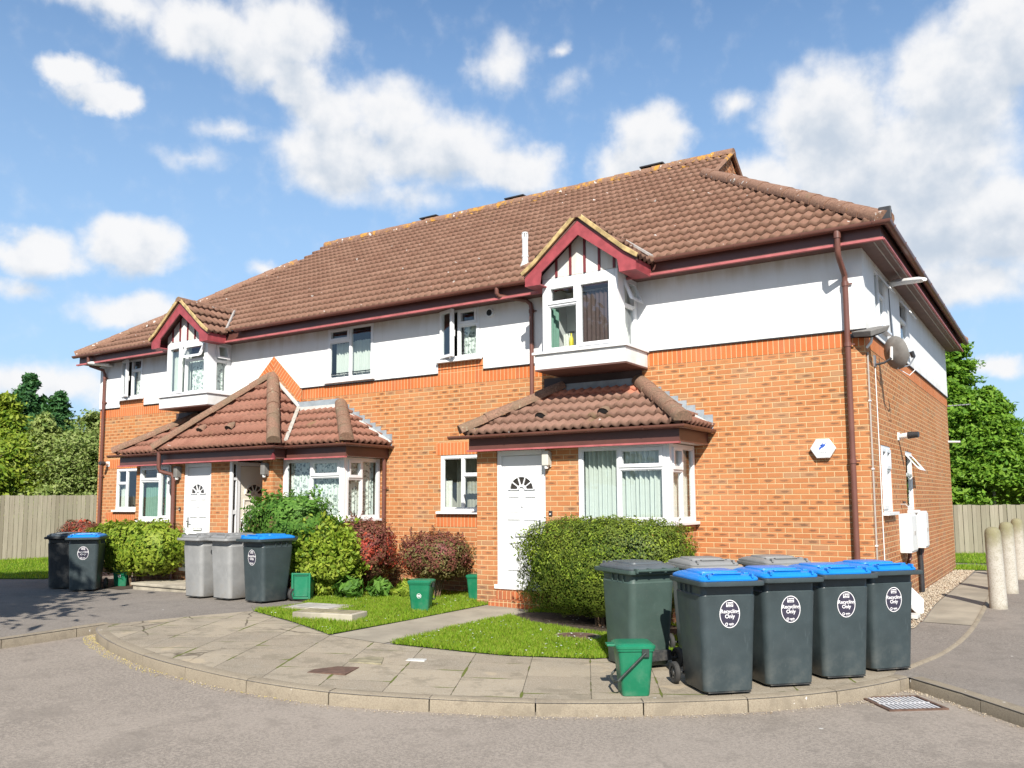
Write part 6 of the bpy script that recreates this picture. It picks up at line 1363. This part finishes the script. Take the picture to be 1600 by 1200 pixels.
def sprays(t, H, rad, nb, nl, size, mat, seed, base=.05, taper=.9, droop=.25, thick=.30, shape='cone', centre=(0,0), vz=.34):
    """crown of foliage sprays set on limbs round a trunk, each spray a flattened drifting clump of leaves"""
    g = np.random.default_rng(seed); P = []; Q = []; lm = MB()
    for i in range(nb):
        u = base+(1-base)*((i+g.random())/nb); z = H*u
        if shape == 'cone': rr = rad*(1-u)**taper*(1+.25*g.normal())+.06
        elif shape == 'dome': rr = rad*math.sqrt(max(0.02, 1-((u-.42)/.60)**2))*(1+.16*g.normal())
        else: rr = rad*(.55+.45*math.sin(u*3.0))*(1-u**5)*(1+.2*g.normal())
        a = g.uniform(0, 6.283); rr = max(.08, rr); e = np.array([math.cos(a)*rr+centre[0], math.sin(a)*rr+centre[1], z-droop*rr]); s0 = np.array([centre[0]*u,centre[1]*u,z*.96])
        if i % 3 == 0: lm.tube([tuple(s0), tuple((s0+e)/2+np.array([0,0,droop*rr*.35])), tuple(e)], [.022*(1.3-u)*H/6+.004, .014, .006], 5)
        k = nl; f = g.random(k)**.55; c = s0+np.outer(f, e-s0); c[:,2] += (f*(1-f))*rr*droop*1.2
        sp = np.array([thick*rr*.75+.08, thick*rr*.75+.08, thick*vz*rr+.05]); off_ = np.clip(g.normal(0, 1, (k,3)), -1.5, 1.5)*sp*(0.35+.65*f[:,None]); off_[:,2] -= droop*.4*np.abs(off_[:,:2]).sum(1)
        P.append(c+off_); n_ = np.tile(np.array([math.cos(a)*.5, math.sin(a)*.5, .85]), (k,1)); Q.append(n_)
    P = np.concatenate(P); Q = np.concatenate(Q); m = P[:,2] > .1; leaves('crown', P[m], Q[m], size, mat, t, seed=seed, flat=.5, droop=droop)
    if lm.v: lm.build('limb', 'bark', t)
def tree(label, loc, H, rad, nb, nl, size, mat, seed, cat='tree', name='conifer_tree', bark='bark', tr=.10, group=None, **k):
    t = thing(name, label, cat, loc, 0, group); MB().tube([(0,0,-.2),(.03,0,H*.3),(-.02,.03,H*.65),(0,0,H*.97)], [tr,tr*.8,tr*.45,.012], 9).build('trunk', bark, t, smooth=True); sprays(t, H, rad, nb, nl, size, mat, seed, **k); return t
LG = 'trees behind the left fence'; RG = 'trees behind the right fence'
tree('tall dark green conifer behind the golden one', (-32.3,6.1,-.1), 6.7, 2.1, 150, 190, .13, 'dark_conifer', 21, group=LG, droop=.1)
tree('dark green conifer, the right-hand of the two dark ones', (-29.3,5.6,-.1), 5.7, 1.8, 150, 190, .12, 'dark_conifer', 22, group=LG, droop=.1)
tree('golden yellow conifer at the left edge', (-27.9,3.0,-.1), 5.3, 1.35, 150, 200, .11, 'golden_conifer', 23, group=LG, droop=.3, taper=.6, shape='cone')
tree('broad golden-green conifer bulging over the fence', (-26.6,2.6,-.1), 4.0, 1.7, 150, 220, .10, 'golden_conifer', 24, group=LG, droop=.3, shape='dome')
tree('grey-green weeping conifer with a bare tip, in the middle', (-25.9,3.3,-.1), 4.6, 1.4, 170, 210, .09, 'weeping_conifer', 25, group=LG, droop=.8, taper=.62)
tree('feathery light green shrub tree beside the house wall', (-24.3,3.75,-.1), 3.9, 1.25, 120, 190, .07, 'shrub_green', 26, group=LG, name='shrub_tree', droop=.1, shape='dome')
tree('variegated shrub tree closest to the house corner', (-24.9,4.6,-.1), 4.6, 1.5, 120, 190, .08, 'shrub_green', 27, group=LG, name='shrub_tree', droop=.1, shape='dome')
tree('dark broad conifer filling the gap between the golden trees', (-31.,2.6,-.1), 5.4, 1.8, 120, 180, .12, 'golden_conifer', 28, group=LG, droop=.3)
tree('low spreading conifer branches leaning over the left fence', (-24.6,2.9,-.1), 2.3, 1.5, 110, 200, .09, 'weeping_conifer', 29, group=LG, droop=.4, shape='dome')
tree('low leafy bush over the fence at the left edge', (-25.6,1.0,-.1), 2.9, 1.5, 110, 200, .10, 'golden_conifer', 30, group=LG, name='bush', droop=.2, shape='dome')
tree('tallest maple, its crown rising beside the far corner of the wall', (-1.0,20.4,-.1), 7.2, 1.5, 240, 260, .105, 'maple_green', 31, name='maple_tree', bark='pale_bark', group=RG, droop=.12, thick=.36, shape='cone', taper=.55, vz=.13, base=.2)
tree('maple with pale slender trunk and layered light green leaves', (.15,20.0,-.1), 5.2, 1.75, 230, 260, .10, 'maple_green', 32, name='maple_tree', bark='pale_bark', group=RG, droop=.15, base=.44, thick=.36, shape='cone', taper=.75, tr=.06, vz=.12)
tree('low maple bough mass at the right edge over the fence', (1.6,21.6,-.1), 3.4, 1.7, 150, 240, .10, 'maple_green', 33, name='maple_tree', bark='pale_bark', group=RG, droop=.12, base=.55, shape='dome', vz=.12)
tree('brownish bare-twigged tree sloping down behind the maples', (1.6,27.5,-.1), 4.3, 2.4, 140, 150, .12, 'brown_broadleaf', 34, name='broadleaf_tree', group=RG, droop=.1, shape='cone', taper=.8)
tree('dark evergreen mass in the shade behind the pale trunk', (-.8,25.4,-.1), 4.0, 3.0, 150, 190, .17, 'dark_broadleaf', 35, name='broadleaf_tree', group=RG, droop=.1, base=.03, shape='dome')
tree('dark evergreen bush at the far right behind the fence', (3.6,25.2,-.1), 3.6, 2.4, 120, 190, .17, 'dark_broadleaf', 36, name='broadleaf_tree', group=RG, droop=.1, base=.03, shape='dome')
# a tree out of frame on the left throws the shade over the drive
tree('leafy street tree standing left of the photographer', (-11.6,-11.1,-.2), 8.3, 2.8, 260, 300, .20, 'dark_broadleaf', 37, name='street_tree', droop=.1, base=.34, shape='dome', tr=.16)
sg = thing('notice_board', 'small white notice with dark edge at the right side of the far fence', 'sign', (2.06,13.6,.40)); MB().box(-.16,.16,-.02,0,-.30,.30).build('board', 'white_plastic', sg, bevel=.004); MB().box(-.18,.18,.001,.02,-.32,.32).build('frame', 'black_metal', sg); MB().box(-.02,.02,.021,.05,-.6,.3).build('post', 'black_metal', sg)
